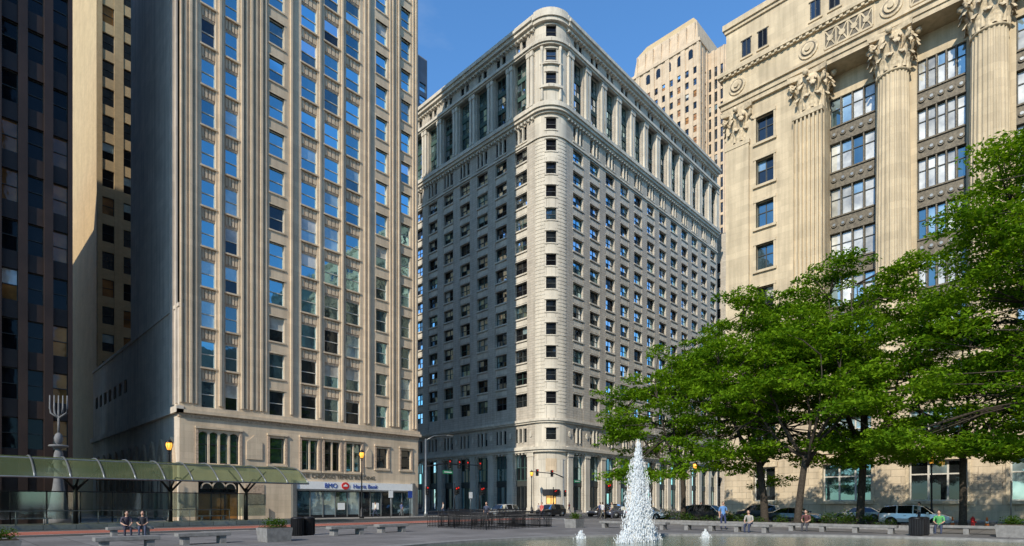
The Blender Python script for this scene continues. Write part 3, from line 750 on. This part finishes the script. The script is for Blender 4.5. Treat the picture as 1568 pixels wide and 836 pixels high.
# ------------------------------------------------------------------ trees
def leaves(name,clumps,per,size,mat,flat=.45,parent=None,seed=1):
    r=np.random.default_rng(seed); C=[]
    for (x,y,z,R) in clumps:
        n=int(per*R*R/2.2); d=r.normal(size=(n,3)); d/=np.linalg.norm(d,axis=1)[:,None]
        rad=R*(r.random(n)**.45); q=d*rad[:,None]; q[:,2]*=flat; q[:,2]-=.10*(q[:,0]**2+q[:,1]**2)/max(R,.1)
        C.append(q+np.array([x,y,z]))
    C=np.concatenate(C); n=len(C)
    nrm=r.normal(size=(n,3)); nrm[:,2]=np.abs(nrm[:,2])+.7; nrm/=np.linalg.norm(nrm,axis=1)[:,None]
    t=r.normal(size=(n,3)); t[:,2]-=.3; t-=nrm*(t*nrm).sum(1)[:,None]; t/=np.linalg.norm(t,axis=1)[:,None]; b=np.cross(nrm,t)
    L_=size*(.6+.8*r.random(n)); W_=L_*.45
    v=np.empty((n,4,3)); v[:,0]=C-t*L_[:,None]*.5; v[:,1]=C+b*W_[:,None]*.5; v[:,2]=C+t*L_[:,None]*.5; v[:,3]=C-b*W_[:,None]*.5
    me=bpy.data.meshes.new(name); me.vertices.add(4*n); me.vertices.foreach_set('co',v.reshape(-1)); me.loops.add(4*n); me.loops.foreach_set('vertex_index',np.arange(4*n,dtype=np.int32))
    me.polygons.add(n); me.polygons.foreach_set('loop_start',np.arange(0,4*n,4,dtype=np.int32)); me.polygons.foreach_set('loop_total',np.full(n,4,dtype=np.int32)); me.update(); me.validate()
    me.materials.append(M[mat]); o=bpy.data.objects.new(name,me); COL.objects.link(o)
    if parent: o.parent=parent
    return o
def tree(bx,by,H,R,hb,fork,ncl,seed,cxo=0,cyo=0,tr=.28,per=330,size=.30,lean=(0,0)):
    rd=random.Random(seed); root=empty('honey_locust_tree'); mb=MB(); mb.part='trunk'
    fk=Vector((bx+lean[0],by+lean[1],fork))
    mb.tube([(bx,by,-.1),(bx+lean[0]*.1,by+lean[1]*.1,.5),(bx+lean[0]*.3+.1,by+lean[1]*.3,fork*.4),(bx+lean[0]*.75-.08,by+lean[1]*.75,fork*.75),tuple(fk)],[tr*1.6,tr*1.1,tr,tr*.92,tr*.85],'trunk',10)
    limbs=[]; nl=7
    cx,cy=bx+cxo,by+cyo
    for i in range(nl):
        a=2*math.pi*i/nl+rd.uniform(-.3,.3); rr=R*rd.uniform(.35,.72); 
        if i==0: rr=.3
        zt=hb+(H-hb)*math.sqrt(max(0,1-(rr/R)**2))*rd.uniform(.75,.9)
        e=Vector((cx+rr*math.cos(a),cy+rr*math.sin(a),zt)); st=fk-Vector((0,0,rd.uniform(0,1.2)))
        pts=[]
        for k in range(9):
            t=k/8; p=st.lerp(e,t); out=math.sin(t*math.pi)*.8; p+=Vector((math.cos(a)*out,math.sin(a)*out,-out*.5+ .25*math.sin(t*9+i)))
            p+=Vector((rd.uniform(-.15,.15),rd.uniform(-.15,.15),0)) if 0<k<8 else Vector((0,0,0)); pts.append(p)
        mb.tube(pts,[tr*.6*(1-.82*k/8) for k in range(9)],'trunk',7); limbs.append(pts)
    clumps=[]
    for i in range(ncl):
        a=rd.uniform(0,2*math.pi); u=rd.random(); rr=R*math.sqrt(u)*(1+.12*math.sin(3*a+seed))
        zt=hb+(H-hb)*math.sqrt(max(.0,1-min(1,(rr/R))**2.4)); v=1-abs(rd.gauss(0,.42)); v=max(.02,min(1,v)); z=hb+(zt-hb)*v+rd.uniform(-.4,.4)
        cr=rd.uniform(.7,1.75); p=Vector((cx+rr*math.cos(a),cy+rr*math.sin(a),z)); clumps.append((p.x,p.y,p.z,cr))
        best=min((q for l in limbs for q in l[2:]),key=lambda q:(q-p).length+ (2 if q.z>p.z else 0))
        m=best.lerp(p,.5)+Vector((0,0,.25)); mb.tube([best,m,p],[.055,.04,.015],'trunk',4)
        for k in range(3):
            an=rd.uniform(0,6.28); clumps.append((p.x+cr*1.1*math.cos(an),p.y+cr*1.1*math.sin(an),p.z-rd.uniform(-.3,.6),cr*rd.uniform(.3,.5)))
    t=mb.build('branches'); t.parent=root
    leaves('foliage',clumps,per,size,'leaf',.40,root,seed)
tree(48.4,24.6,16.8,8.0,4.0,5.2,122,11,tr=.22)
tree(46.6,16.6,19.2,6.7,5.4,5.6,112,12,0,1.2,tr=.28,lean=(0,.5))
tree(43.2,13.2,15.2,5.8,5.4,5.5,74,13,tr=.24,lean=(.2,-.6))
tree(48.4,10.4,20.4,7.0,5.8,6.0,118,14,0,.3,tr=.26,lean=(.2,-.3))
tree(43.0,-1.9,23.5,8.8,5.3,6.0,265,15,0,0,tr=.30,per=330,size=.26)
tree(47.0,4.2,15.5,5.8,5.0,5.0,90,16,0,0,tr=.20)
# shrubs and planting bed
def shrub(name,pts,seed,size=.14):
    root=empty(name); mb=MB(); mb.part='stems'
    for x,y,z,r in pts:
        for k in range(4): a=k*1.57; mb.tube([(x,y,0),(x+.5*r*math.cos(a),y+.5*r*math.sin(a),z)],[.02,.01],'trunk',4)
    s=mb.build('stems'); s.parent=root; leaves('foliage',pts,900,size,'shrub',.75,root,seed)
rd=random.Random(5)
for i in range(15):
    y=24-i*1.15; x=44.6+rd.uniform(-1,1); r=rd.uniform(.5,.9); shrub('shrub',[(x+rd.uniform(-.5,.5),y+rd.uniform(-.4,.4),r*rd.uniform(.6,1.0),r*rd.uniform(.6,1)) for _ in range(3)],i+40)
mb=MB(); mb.box(42.2,48.9,6,27,0.0,.12,'soil'); mb.part='edging'; mb.box(42,42.2,6,27,0,.3,'granite'); mb.box(42,48.9,5.8,6,0,.3,'granite'); mb.build('planting_bed')
# ------------------------------------------------------------------ street furniture
def bench(x,y,l,along='x'):
    mb=MB(); a=l/2
    mb.part='seat'; mb.box(-a,a,-.3,.3,.34,.47,'granite'); mb.box(-a+.02,a-.02,-.28,.28,.32,.34,'granite')
    mb.part='legs'
    n=2 if l<3 else 4
    for i in range(n):
        c=-a+.3+(l-.6)*i/(n-1); mb.box(c-.12,c+.12,-.24,.24,0,.32,'granite')
    mb.build('stone_bench',loc=(x,y,0),rot=0 if along=='x' else math.pi/2)
bench(5.05,24.5,2.0); bench(7.9,25.4,2.0); bench(15.4,27,2.1); bench(18.6,27.6,2.0); bench(7.2,34.3,2.0)
for b in ((32.2,19.9,5.0),(33,14.1,5.3),(36.6,8.9,5.7),(39,2.6,5)): bench(*b,'y')
def planter(x,y,w,seed,h=.6):
    root=empty('granite_planter'); mb=MB(); w/=2
    mb.hexa([(x-w*.9,y-w*.9,0),(x+w*.9,y-w*.9,0),(x+w*.9,y+w*.9,0),(x-w*.9,y+w*.9,0),(x-w,y-w,h),(x+w,y-w,h),(x+w,y+w,h),(x-w,y+w,h)],'granite')
    mb.box(x-w*.88,x+w*.88,y-w*.88,y+w*.88,h-.05,h+.03,'soil')
    o=mb.build('box'); o.parent=root
    r=random.Random(seed); leaves('plants',[(x+r.uniform(-w,w)*.5,y+r.uniform(-w,w)*.5,h+.2,.35) for _ in range(7)],1400,.11,'shrub',.8,root,seed)
planter(10.6,24.8,1.15,1); planter(30.7,23.6,1.0,2); planter(37.4,1.4,1.3,3); planter(1.6,25.3,1.1,4,.45)
def bin_(x,y):
    mb=MB(); mb.part='body'; mb.lathe(0,0,[(.27,0),(.29,.05),(.31,.85),(.33,.88),(.33,.92),(.2,.98),(.18,.98)],'black',20)
    mb.part='slats'
    for i in range(18): a=i*math.pi/9; mb.box(.305*math.cos(a)-.018,.305*math.cos(a)+.018,.305*math.sin(a)-.018,.305*math.sin(a)+.018,.06,.86,'black')
    mb.build('litter_bin',loc=(x,y,0))
bin_(13.2,28.1); bin_(13.9,28.3); bin_(35.4,5.05); bin_(36.1,4.9)
def fence(name,pts,h=1.1,sp=.14):
    mb=MB(); mb.part='rails'
    for (x0,y0),(x1,y1) in zip(pts[:-1],pts[1:]):
        l=math.hypot(x1-x0,y1-y0); n=int(l/sp)
        for z in (.12,h-.02,h*.75): mb.tube([(x0,y0,z),(x1,y1,z)],[.03,.03],'black',4)
        mb.part='bars'
        for i in range(n+1):
            t=i/n; x=x0+(x1-x0)*t; y=y0+(y1-y0)*t; r=.04 if i%12==0 else .022
            mb.tube([(x,y,0),(x,y,h+(.12 if i%12==0 else 0))],[r,r],'black',4)
        mb.part='rails'
    mb.build(name)
fence('subway_entrance_railing',[(24.3,30.4),(24.3,25.6),(30.6,25.6),(30.6,31.6),(24.3,31.6)])
fence('subway_entrance_railing',[(26.0,31.4),(26.0,27.2),(29.6,27.2),(29.6,30.0)],1.25)
def lamp(x,y,h):
    mb=MB(); mb.part='pole'
    mb.lathe(0,0,[(.26,0),(.26,.25),(.17,.35),(.19,.9),(.1,1.1),(.085,1.3),(.06,h-1.3),(.11,h-1.2),(.05,h-1.1),(.16,h-.98),(.17,h-.93)],'black',14)
    mb.part='lantern'; mb.lathe(0,0,[(.15,h-.93),(.27,h-.55),(.24,h-.3)],'amber',8)
    mb.part='cap'; mb.lathe(0,0,[(.28,h-.3),(.30,h-.24),(.12,h-.06),(.03,h),(.02,h+.15)],'black',8)
    for i in range(8): a=i*math.pi/4; mb.tube([(.155*math.cos(a),.155*math.sin(a),h-.93),(.28*math.cos(a),.28*math.sin(a),h-.55),(.25*math.cos(a),.25*math.sin(a),h-.3)],[.014]*3,'black',4)
    mb.build('street_lamp',loc=(x,y,0))
lamp(14.4,55.0,7.2); lamp(33.3,55.2,7.6); lamp(68.2,33,7); lamp(68.2,8.5,6.5); lamp(68.0,61,7)
def sig_head(mb,x,y,z):
    mb.box(x-.17,x+.17,y-.14,y+.14,z-.5,z+.5,'black')
    for i,m in enumerate(('lred','frame_d','frame_d')):
        zz=z+.32-.32*i; mb.tube([(x,y-.14,zz),(x,y-.17,zz)],[.11,.11],m,10)
        mb.box(x-.13,x+.13,y-.32,y-.14,zz+.12,zz+.14,'black')
def mast(x,y,arm,heads,h=6.6,pole=9.5):
    mb=MB(); mb.part='pole'; mb.lathe(x,y,[(.22,0),(.22,.5),(.14,.6),(.09,pole)],'steel',12)
    mb.tube([(x,y,pole-.2),(x+1,y-.3,pole+.4),(x+3,y-.8,pole+.6)],[.06,.05,.04],'steel',6); mb.box(x+2.7,x+3.5,y-1.0,y-.7,pole+.5,pole+.65,'steel')
    mb.part='arm'; mb.tube([(x,y,h-.5),(x+arm*.3,y,h),(x+arm,y,h+.1)],[.1,.08,.05],'black',8)
    mb.part='signals'
    for q in heads: sig_head(mb,x+q,y-.15,h)
    sig_head(mb,x,y-.3,3.2)
    mb.part='sign'; mb.box(x+2.6,x+4.2,y-.12,y-.09,h-1.25,h-.8,'signg'); mb.box(x+2.8,x+4.0,y-.125,y-.12,h-1.08,h-.97,'white')
    mb.build('traffic_signal_mast')
mast(41.9,54.9,9,(3.6,5.2,6.6,8.8)); mast(69.0,55.2,-7,(-3,-6.4),6.2,8.5)
def post(x,y,kind):
    mb=MB(); mb.part='pole'; mb.tube([(x,y,0),(x,y,3.2)],[.04,.035],'steel',6); mb.part='sign'
    if kind=='signal': 
        mb.tube([(x,y,0),(x,y,4.2)],[.09,.07],'black',8); sig_head(mb,x,y-.25,3.2); sig_head(mb,x+.35,y-.2,3.3)
        mb.build('pedestrian_signal_post'); return
    mb.box(x-.3,x+.3,y-.07,y-.05,2.3,3.1,'signblue' if kind=='bus' else 'white')
    mb.build('street_sign')
post(39.5,54.8,'bus'); post(50.8,34.8,'signal'); post(68.2,56.6,'signal'); post(36.8,54.8,'park'); post(51,55,'signal'); post(46.5,54.9,'signal'); post(49.2,54.9,'park'); post(51.1,2,'park'); post(51.1,18,'park')
mb=MB(); mb.lathe(0,0,[(.16,0),(.16,.06),(.11,.08),(.11,.5),(.14,.52),(.14,.56),(.1,.66),(.03,.72),(.03,.76)],'red',14)
mb.tube([(-.18,0,.38),(.18,0,.38)],[.055,.055],'red',8); mb.tube([(0,-.2,.36),(0,0,.36)],[.07,.07],'red',8); mb.build('fire_hydrant',loc=(50.9,4.0,0))
M['orange']=plain('cone_orange',(.75,.16,.02),.5)
for x,y in ((50.3,3.2),(49.6,5.0)):
    mb=MB(); mb.box(-.2,.2,-.2,.2,0,.04,'orange'); mb.lathe(0,0,[(.14,.04),(.10,.3)],'orange',12); mb.lathe(0,0,[(.10,.3),(.075,.45)],'white',12); mb.lathe(0,0,[(.075,.45),(.03,.72)],'orange',12); mb.build('traffic_cone',loc=(x,y,0))
# ------------------------------------------------------------------ bus shelter
mb=MB(); xa,xb=-14,23.6
prof=[]
for i in range(11):
    t=i/10; prof.append((52.6-4.6*t, 4.95-1.55*t**2.2+.15*math.sin(t*math.pi)))
mb.part='platform'; mb.box(xa,xb+1,49.6,53.6,-.149,.18,'walk')
mb.part='roof_glass'
vs=[];fs=[]
nx=20
for i in range(nx+1):
    x=xa+(xb-xa)*i/nx
    for y,z in prof: vs.append((x,y,z))
for i in range(nx):
    for j in range(10): a=i*11+j; fs.append((a,a+1,a+12,a+11))
mb.add(vs,fs,'canopy')
mb.part='ribs'
for i in range(nx+1):
    x=xa+(xb-xa)*i/nx; mb.tube([(x,y,z+.03) for y,z in prof],[.06]*11,'steel',6)
for j in (0,10,5): y,z=prof[j]; mb.tube([(xa,y,z),(xb+.0,y,z)],[.07,.07],'steel',6)
mb.part='columns'
for x in (-6,1.0,7.4,13.5,19.4):
    mb.tube([(x,51.2,.1),(x,51.2,3.0)],[.16,.13],'black',8)
    for dx in (-1.6,1.6): mb.tube([(x,51.2,2.6),(x+dx*.5,51.0,3.6),(x+dx,50.9,4.5)],[.1,.08,.06],'black',6)
    mb.tube([(x,51.2,2.9),(x,49.8,3.7),(x,48.5,3.6)],[.08,.06,.05],'black',6)
mb.part='screens'
x=xa
while x<xb-2:
    mb.box(x+.05,x+1.95,53.3,53.33,.5,2.5,'screen'); mb.tube([(x,53.3,.18),(x,53.3,2.6)],[.04,.04],'black',4); x+=2
mb.tube([(xa,53.3,2.55),(xb-2,53.3,2.55)],[.04,.04],'black',4); mb.tube([(xa,49.8,1.15),(xb-6,49.8,1.15)],[.03,.03],'steel',4)
x=xa
while x<xb-6: mb.tube([(x,49.8,.18),(x,49.8,1.15)],[.025,.025],'steel',4); x+=1.5
mb.part='benches'
for x in (-3,4,10,16): mb.box(x,x+2.2,52.4,52.8,.55,.62,'steel'); mb.box(x+.2,x+.3,52.45,52.75,.18,.55,'steel'); mb.box(x+1.9,x+2.0,52.45,52.75,.18,.55,'steel')
mb.build('bus_shelter')
# ------------------------------------------------------------------ statue
mb=MB(); mb.part='body'
mb.lathe(0,0,[(.95,0),(.95,.4),(.6,1.4),(.38,3),(.26,4.2),(.34,5.0),(.3,5.6),(.18,6.0),(.12,6.3)],'concrete',20)
mb.lathe(0,0,[(.06,6.2),(.24,6.5),(.3,6.8),(.22,7.1),(.08,7.25)],'concrete',16)
mb.part='disc'; mb.lathe(0,0,[(.2,6.0),(.62,6.12),(.66,6.2),(.6,6.27),(.2,6.3)],'concrete',20)
mb.part='fork'; mb.tube([(0,0,7.2),(0,0,8.6)],[.08,.07],'concrete',8)
for q in (-.6,-.3,0,.3,.6): mb.tube([(0,0,8.4),(q*.9,0,8.8),(q,0,9.2),(q,0,10.2)],[.07,.07,.06,.04],'concrete',6)
mb.part='arms'; mb.tube([(-.25,0,5),(-.6,0,4.6),(-.7,0,4.0)],[.14,.11,.06],'concrete',8); mb.tube([(.25,0,5),(.6,0,4.6),(.7,0,4.0)],[.14,.11,.06],'concrete',8)
mb.build('statue',loc=(7.1,56.6,0),rot=-.6)
# ------------------------------------------------------------------ vehicles
def car(x,y,rot,col,kind='suv',name='parked_car',z=-.14):
    key='paint_%g_%g'%(col[0],col[2])
    if key not in M:
        m,nt,o=newmat(key); p=principled(nt,o,col,.3,.2); p.inputs['Coat Weight'].default_value=1.0; M[key]=m
    suv=kind=='suv'
    if suv: S=[(-2.28,.45,.75,.78,.78,.7,0),(-2.25,.35,1.0,1.06,.88,.78,'t'),(-2.0,.30,1.02,1.55,.92,.66,'s'),(-1.1,.24,1.03,1.66,.94,.68,0),(-1.0,.24,1.03,1.67,.94,.68,'s'),(-.05,.24,1.02,1.67,.95,.69,0),(.03,.24,1.02,1.66,.95,.69,'s'),(.62,.24,1.0,1.58,.95,.68,'t'),(1.22,.24,.98,1.06,.94,.76,0),(1.9,.28,.90,.96,.90,.70,0),(2.2,.35,.78,.82,.80,.62,0),(2.32,.42,.60,.66,.68,.55,0)]
    else: S=[(-2.3,.45,.72,.76,.76,.66,0),(-2.25,.33,.92,.98,.86,.74,0),(-1.75,.28,.95,1.02,.90,.74,'t'),(-1.15,.22,.94,1.36,.92,.60,'s'),(-.45,.22,.93,1.43,.92,.61,0),(-.37,.22,.93,1.43,.92,.61,'s'),(.35,.22,.92,1.40,.92,.61,'t'),(1.05,.22,.90,.97,.91,.74,0),(1.85,.28,.80,.86,.87,.68,0),(2.2,.35,.68,.72,.78,.60,0),(2.32,.42,.55,.60,.66,.5,0)]
    mb=MB(); mb.part='body'
    rings=[]
    for s in S:
        X,zl,be,to,w,wt=s[:6]; zm=(zl+be)/2
        rings.append([(X,-w*.93,zl),(X,-w,zm),(X,-w*.96,be),(X,-wt,to-.04),(X,-wt*.85,to),(X,wt*.85,to),(X,wt,to-.04),(X,w*.96,be),(X,w,zm),(X,w*.93,zl)])
    for i in range(len(S)-1):
        A,B=rings[i],rings[i+1]; g=S[i][6]
        for j in range(10):
            k=(j+1)%10; mat=key
            if g=='s' and j in (2,6): mat='gD'
            if g=='t' and j in (2,3,4,5,6): mat='gD'
            if j==9: mat='rubber'
            mb.part='windows' if mat=='gD' else 'body'
            mb.add([A[j],B[j],B[k],A[k]],[(0,1,2,3)],mat,mat!='gD')
    mb.part='body'; mb.add(rings[0],[tuple(range(10))],key); mb.add(rings[-1],[tuple(range(10))],key)
    mb.part='lights'; 
    for s in (-1,1):
        mb.box(2.1,2.24,s*.66-.13,s*.66+.13,.62,.74,'white'); mb.box(-2.31,-2.2,s*.72-.1,s*.72+.1,.75,.98,'red')
        mb.box(.85,1.0,s*.98-.09,s*.98+.09,.98,1.12,key)
    mb.box(2.22,2.34,-.42,.42,.42,.58,'black'); mb.box(-2.32,-2.27,-.25,.25,.55,.68,'white')
    mb.part='trim'; 
    for s in (-1,1): mb.box(-1.0,1.0,s*.935-.02,s*.935+.02,.24,.36,'rubber'); mb.box(-.6,-.42,s*.955-.01,s*.955+.01,.84,.87,'steel')
    mb.part='wheels'
    for wx in (-1.42,1.42):
        for s in (-1,1):
            R=.35; mb.tube([(wx,s*.60,R),(wx,s*.952,R)],[R+.06,R+.06],'rubber',20); mb.tube([(wx,s*.7,R),(wx,s*.965,R)],[R,R],'rubber',20)
            mb.tube([(wx,s*.9,R),(wx,s*.975,R)],[.22,.22],'steel',12); mb.tube([(wx,s*.9,R),(wx,s*.985,R)],[.06,.06],'black',8)
    mb.build(name,loc=(x,y,z),rot=rot)
H_=math.pi/2
car(53.4,7.7,-H_,(.72,.73,.74),'suv'); car(53.6,31.2,-H_,(.7,.7,.7),'sedan'); car(53.6,24.6,-H_,(.02,.02,.022),'suv'); car(53.4,-1.5,-H_,(.25,.26,.28),'sedan'); car(53.5,16.4,-H_,(.03,.035,.05),'sedan')
car(50.4,50.2,math.pi,(.62,.62,.61),'suv','car'); car(58.5,49.0,math.pi,(.02,.02,.02),'suv','car'); car(62.5,43.5,math.pi,(.03,.03,.035),'sedan','car'); car(59.5,38.5,math.pi*.9,(.05,.06,.09),'sedan','car'); car(72,47.5,math.pi,(.1,.1,.11),'sedan','car'); car(78,52.6,math.pi,(.02,.02,.03),'suv'); car(85,52.6,math.pi,(.4,.05,.04),'sedan'); car(65.2,24,H_,(.04,.05,.06),'suv'); car(65.2,14,H_,(.3,.3,.3),'sedan')
# ------------------------------------------------------------------ people
def person(x,y,z,rot,pose,shirt,pants,name='pedestrian'):
    def cm(c):
        k='cloth_%g_%g_%g'%c
        if k not in M: M[k]=plain(k,c,.85)
        return k
    A=cm(shirt); B=cm(pants)
    J={'pel':(0,0,.95),'spine':(0,.01,1.15),'chest':(0,.0,1.35),'neck':(0,0,1.50),'head0':(0,.01,1.56)}
    if pose=='stand': leg={'L':((.10,0,.92),(.11,.02,.50),(.12,-.02,.09),(.13,.14,.04)),'R':((-.10,0,.92),(-.13,.05,.50),(-.15,.02,.09),(-.17,.18,.04))}; arm={'L':((.19,0,1.43),(.25,-.02,1.15),(.24,.10,.92),(.24,.13,.86)),'R':((-.19,0,1.43),(-.25,-.02,1.15),(-.20,.2,1.18),(-.17,.27,1.2))}
    elif pose=='walk': leg={'L':((.10,0,.92),(.11,.22,.52),(.11,.24,.10),(.11,.40,.06)),'R':((-.10,0,.92),(-.11,-.04,.50),(-.11,-.36,.16),(-.11,-.30,.04))}; arm={'L':((.19,0,1.43),(.25,-.12,1.17),(.24,-.10,.93),(.24,-.08,.86)),'R':((-.19,0,1.43),(-.25,.10,1.17),(-.22,.26,.99),(-.21,.30,.93))}
    else:
        J={'pel':(0,0,.58),'spine':(0,.03,.78),'chest':(0,.10,.97),'neck':(0,.16,1.11),'head0':(0,.19,1.17)}
        leg={'L':((.10,.02,.55),(.13,.44,.54),(.13,.44,.10),(.13,.58,.04)),'R':((-.10,.02,.55),(-.13,.44,.54),(-.13,.50,.10),(-.13,.64,.04))}
        arm={'L':((.19,.12,1.05),(.24,.16,.78),(.14,.38,.68),(.10,.44,.67)),'R':((-.19,.12,1.05),(-.24,.16,.78),(-.14,.38,.68),(-.10,.44,.67))}
    V=[];E=[];Rr=[];em=[]
    def addv(p,r,parent=None,m=None):
        V.append(p);Rr.append(r)
        if parent is not None: E.append((parent,len(V)-1)); em.append(m)
        return len(V)-1
    pe=addv(J['pel'],(.15,.11)); sp=addv(J['spine'],(.135,.10),pe,A); ch=addv(J['chest'],(.16,.11),sp,A); nk=addv(J['neck'],(.06,.06),ch,A); addv(J['head0'],(.055,.055),nk,'skin')
    for s in 'LR':
        a,b,c,d=leg[s]; i=addv(a,(.09,.09),pe,B); i=addv(b,(.065,.065),i,B); i=addv(c,(.045,.045),i,B); addv(d,(.04,.035),i,'black')
        a,b,c,d=arm[s]; i=addv(a,(.065,.065),ch,A); i=addv(b,(.045,.045),i,A); i=addv(c,(.032,.032),i,'skin'); h=addv(d,(.034,.016),i,'skin')
        dv=(Vector(d)-Vector(c)).normalized(); side=dv.cross(Vector((0,0,1))); 
        side=side.normalized() if side.length>.1 else Vector((0,1,0))
        for f,(o,l) in enumerate(((-.027,.065),(-.009,.075),(.009,.07),(.027,.055))):
            p=Vector(d)+side*o+dv*.03; k=addv(tuple(p),(.010,.010),h,'skin'); k=addv(tuple(p+dv*l*.6),(.009,.009),k,'skin'); addv(tuple(p+dv*l+Vector((0,0,-.012))),(.008,.008),k,'skin')
        p=Vector(c).lerp(Vector(d),.6)+side*.04; k=addv(tuple(p),(.011,.011),h,'skin'); addv(tuple(p+dv*.04+side*.015),(.009,.009),k,'skin')
    me=bpy.data.meshes.new('sk'); me.from_pydata(V,E,[]); ob=bpy.data.objects.new('sk',me); COL.objects.link(ob)
    ob.modifiers.new('s','SKIN')
    for i,v in enumerate(me.skin_vertices[0].data): v.radius=Rr[i]; v.use_root=(i==0)
    ob.modifiers.new('u','SUBSURF').levels=1
    dg=bpy.context.evaluated_depsgraph_get(); m2=bpy.data.meshes.new_from_object(ob.evaluated_get(dg)); bpy.data.objects.remove(ob)
    names=[]; m2.materials.clear()
    for k in (A,B,'skin','black'):
        if k not in names: names.append(k); m2.materials.append(M[k])
    Va=np.array(V); Ea=np.array(E); P0=Va[Ea[:,0]]; P1=Va[Ea[:,1]]; D=P1-P0; LL=(D**2).sum(1)
    for pl in m2.polygons:
        c=np.array(pl.center); t=np.clip(((c-P0)*D).sum(1)/LL,0,1); q=P0+D*t[:,None]; k=int(((q-c)**2).sum(1).argmin())
        pl.material_index=names.index(em[k]); pl.use_smooth=True
    root=empty(name,(x,y,z)); root.rotation_euler[2]=rot
    bo=bpy.data.objects.new('body',m2); COL.objects.link(bo); bo.parent=root
    hx,hy,hz=J['head0']; hz+=.10
    mb=MB(); mb.part='head'
    def ell(cx,cy,cz,rx,ry,rz,mat,n=14,lo=-1.0):
        vs=[];fs=[];R_=9
        for j in range(R_+1):
            ph=math.asin(max(-1,lo))+(math.pi/2-math.asin(max(-1,lo)))*j/R_
            for i in range(n): a=2*math.pi*i/n; vs.append((cx+rx*math.cos(ph)*math.cos(a),cy+ry*math.cos(ph)*math.sin(a),cz+rz*math.sin(ph)))
        for j in range(R_):
            for i in range(n): fs.append((j*n+i,j*n+(i+1)%n,(j+1)*n+(i+1)%n,(j+1)*n+i))
        mb.add(vs,fs,mat,True)
    ell(hx,hy+.01,hz,.075,.092,.115,'skin'); ell(hx,hy+.10,hz-.01,.012,.018,.02,'skin',8)
    for s in (-1,1): ell(hx+s*.077,hy,hz,.012,.02,.03,'skin',8); ell(hx+s*.03,hy+.088,hz+.015,.011,.008,.007,'white',8); ell(hx+s*.03,hy+.094,hz+.015,.005,.005,.005,'black',6)
    ell(hx,hy+.088,hz-.05,.025,.012,.006,'red',8)
    mb.part='hair'; ell(hx,hy-.012,hz+.022,.085,.098,.108,'hair',14,-.15); ell(hx,hy-.045,hz-.01,.075,.06,.09,'hair')
    h=mb.build('head'); h.parent=root
person(35.1,15.1,0,2.2,'stand',(.10,.22,.45),(.03,.04,.10))
person(38.95,4.5,-.10,math.pi/2,'sit',(.10,.35,.12),(.04,.05,.09))
person(32.95,12.6,-.10,math.pi/2,'sit',(.35,.33,.30),(.03,.04,.08)); person(36.55,10.6,-.10,math.pi/2,'sit',(.12,.05,.05),(.05,.05,.06))
person(7.0,34.25,-.10,math.pi,'sit',(.06,.05,.07),(.03,.03,.05)); person(7.75,34.25,-.10,math.pi-.3,'sit',(.04,.04,.05),(.05,.06,.1))
for a in ((69.5,57.6,0,.3,'walk',(.6,.6,.6),(.03,.03,.05)),(73,57.2,0,1.5,'walk',(.3,.05,.05),(.04,.05,.1)),(70.3,33.2,0,3,'walk',(.05,.05,.06),(.2,.17,.12)),(27.8,29.3,0,2,'walk',(.05,.06,.1),(.03,.03,.03)),(46.5,57.2,0,1.2,'walk',(.5,.45,.4),(.03,.04,.08)),(40.2,57.5,0,-1.2,'walk',(.08,.1,.2),(.1,.1,.1)),(50.3,7.0,0,.3,'stand',(.5,.5,.5),(.05,.05,.07)),
    (50.2,33.6,0,1.0,'stand',(.45,.4,.3),(.05,.05,.07)),(49.2,34.4,0,.2,'walk',(.05,.08,.2),(.03,.03,.04)),(47.6,33.0,0,-1.5,'walk',(.5,.5,.52),(.1,.09,.07)),(64.0,56,-.13,1.6,'walk',(.3,.3,.32),(.03,.03,.05)),(38.6,33.4,0,1.6,'walk',(.5,.1,.08),(.03,.03,.05)),(36.2,57.0,0,1.6,'walk',(.6,.58,.5),(.05,.06,.1))):
    person(*a)
# ------------------------------------------------------------------ light, sky, camera
EL=math.radians(34); AZ=17; az=math.radians(AZ)
sun_dir=Vector((-math.cos(az)*math.cos(EL),-math.sin(az)*math.cos(EL),math.sin(EL)))
sd=bpy.data.lights.new('sun','SUN'); sd.energy=5.0; sd.angle=math.radians(.5); sd.color=(1,.91,.76)
so=bpy.data.objects.new('sun',sd); so.rotation_euler=sun_dir.to_track_quat('Z','Y').to_euler(); COL.objects.link(so); so.location=(-50,-50,200)
w=bpy.data.worlds.new('World'); sc.world=w; w.use_nodes=True; nt=w.node_tree; nt.nodes.clear()
o=nt.nodes.new('ShaderNodeOutputWorld'); bg=nt.nodes.new('ShaderNodeBackground'); L(nt,bg.outputs[0],o.inputs[0]); bg.inputs[1].default_value=.15
sk=nt.nodes.new('ShaderNodeTexSky'); sk.sky_type='NISHITA'; sk.sun_disc=False; sk.sun_elevation=EL; sk.sun_rotation=math.radians(270-AZ); sk.ozone_density=1.2; sk.dust_density=.3; sk.air_density=1.2
tc=nt.nodes.new('ShaderNodeTexCoord'); mp=nt.nodes.new('ShaderNodeMapping'); mp.inputs['Scale'].default_value=(1.2,1.2,3.2); L(nt,tc.outputs['Generated'],mp.inputs[0])
n=noise(nt,mp.outputs[0],2.2,7,.6); f=maprange(nt,n,.60,.9,0,.3)
skc=mixc(nt,1.0,sk.outputs[0],(.68,1.16,1.60),'MULTIPLY')
L(nt,mixc(nt,f,skc,(4.5,5.2,6.0)),bg.inputs[0])
cam=bpy.data.cameras.new('camera'); co=bpy.data.objects.new('camera',cam); COL.objects.link(co); sc.camera=co
co.location=(0,0,1.7); co.rotation_euler=(math.radians(90),0,math.radians(43.9-90)); cam.sensor_width=36; cam.lens=19.72; cam.shift_y=.2245; cam.clip_end=4000; cam.clip_start=.1
sc.view_settings.view_transform='Standard'; sc.view_settings.look='None'; sc.view_settings.exposure=0
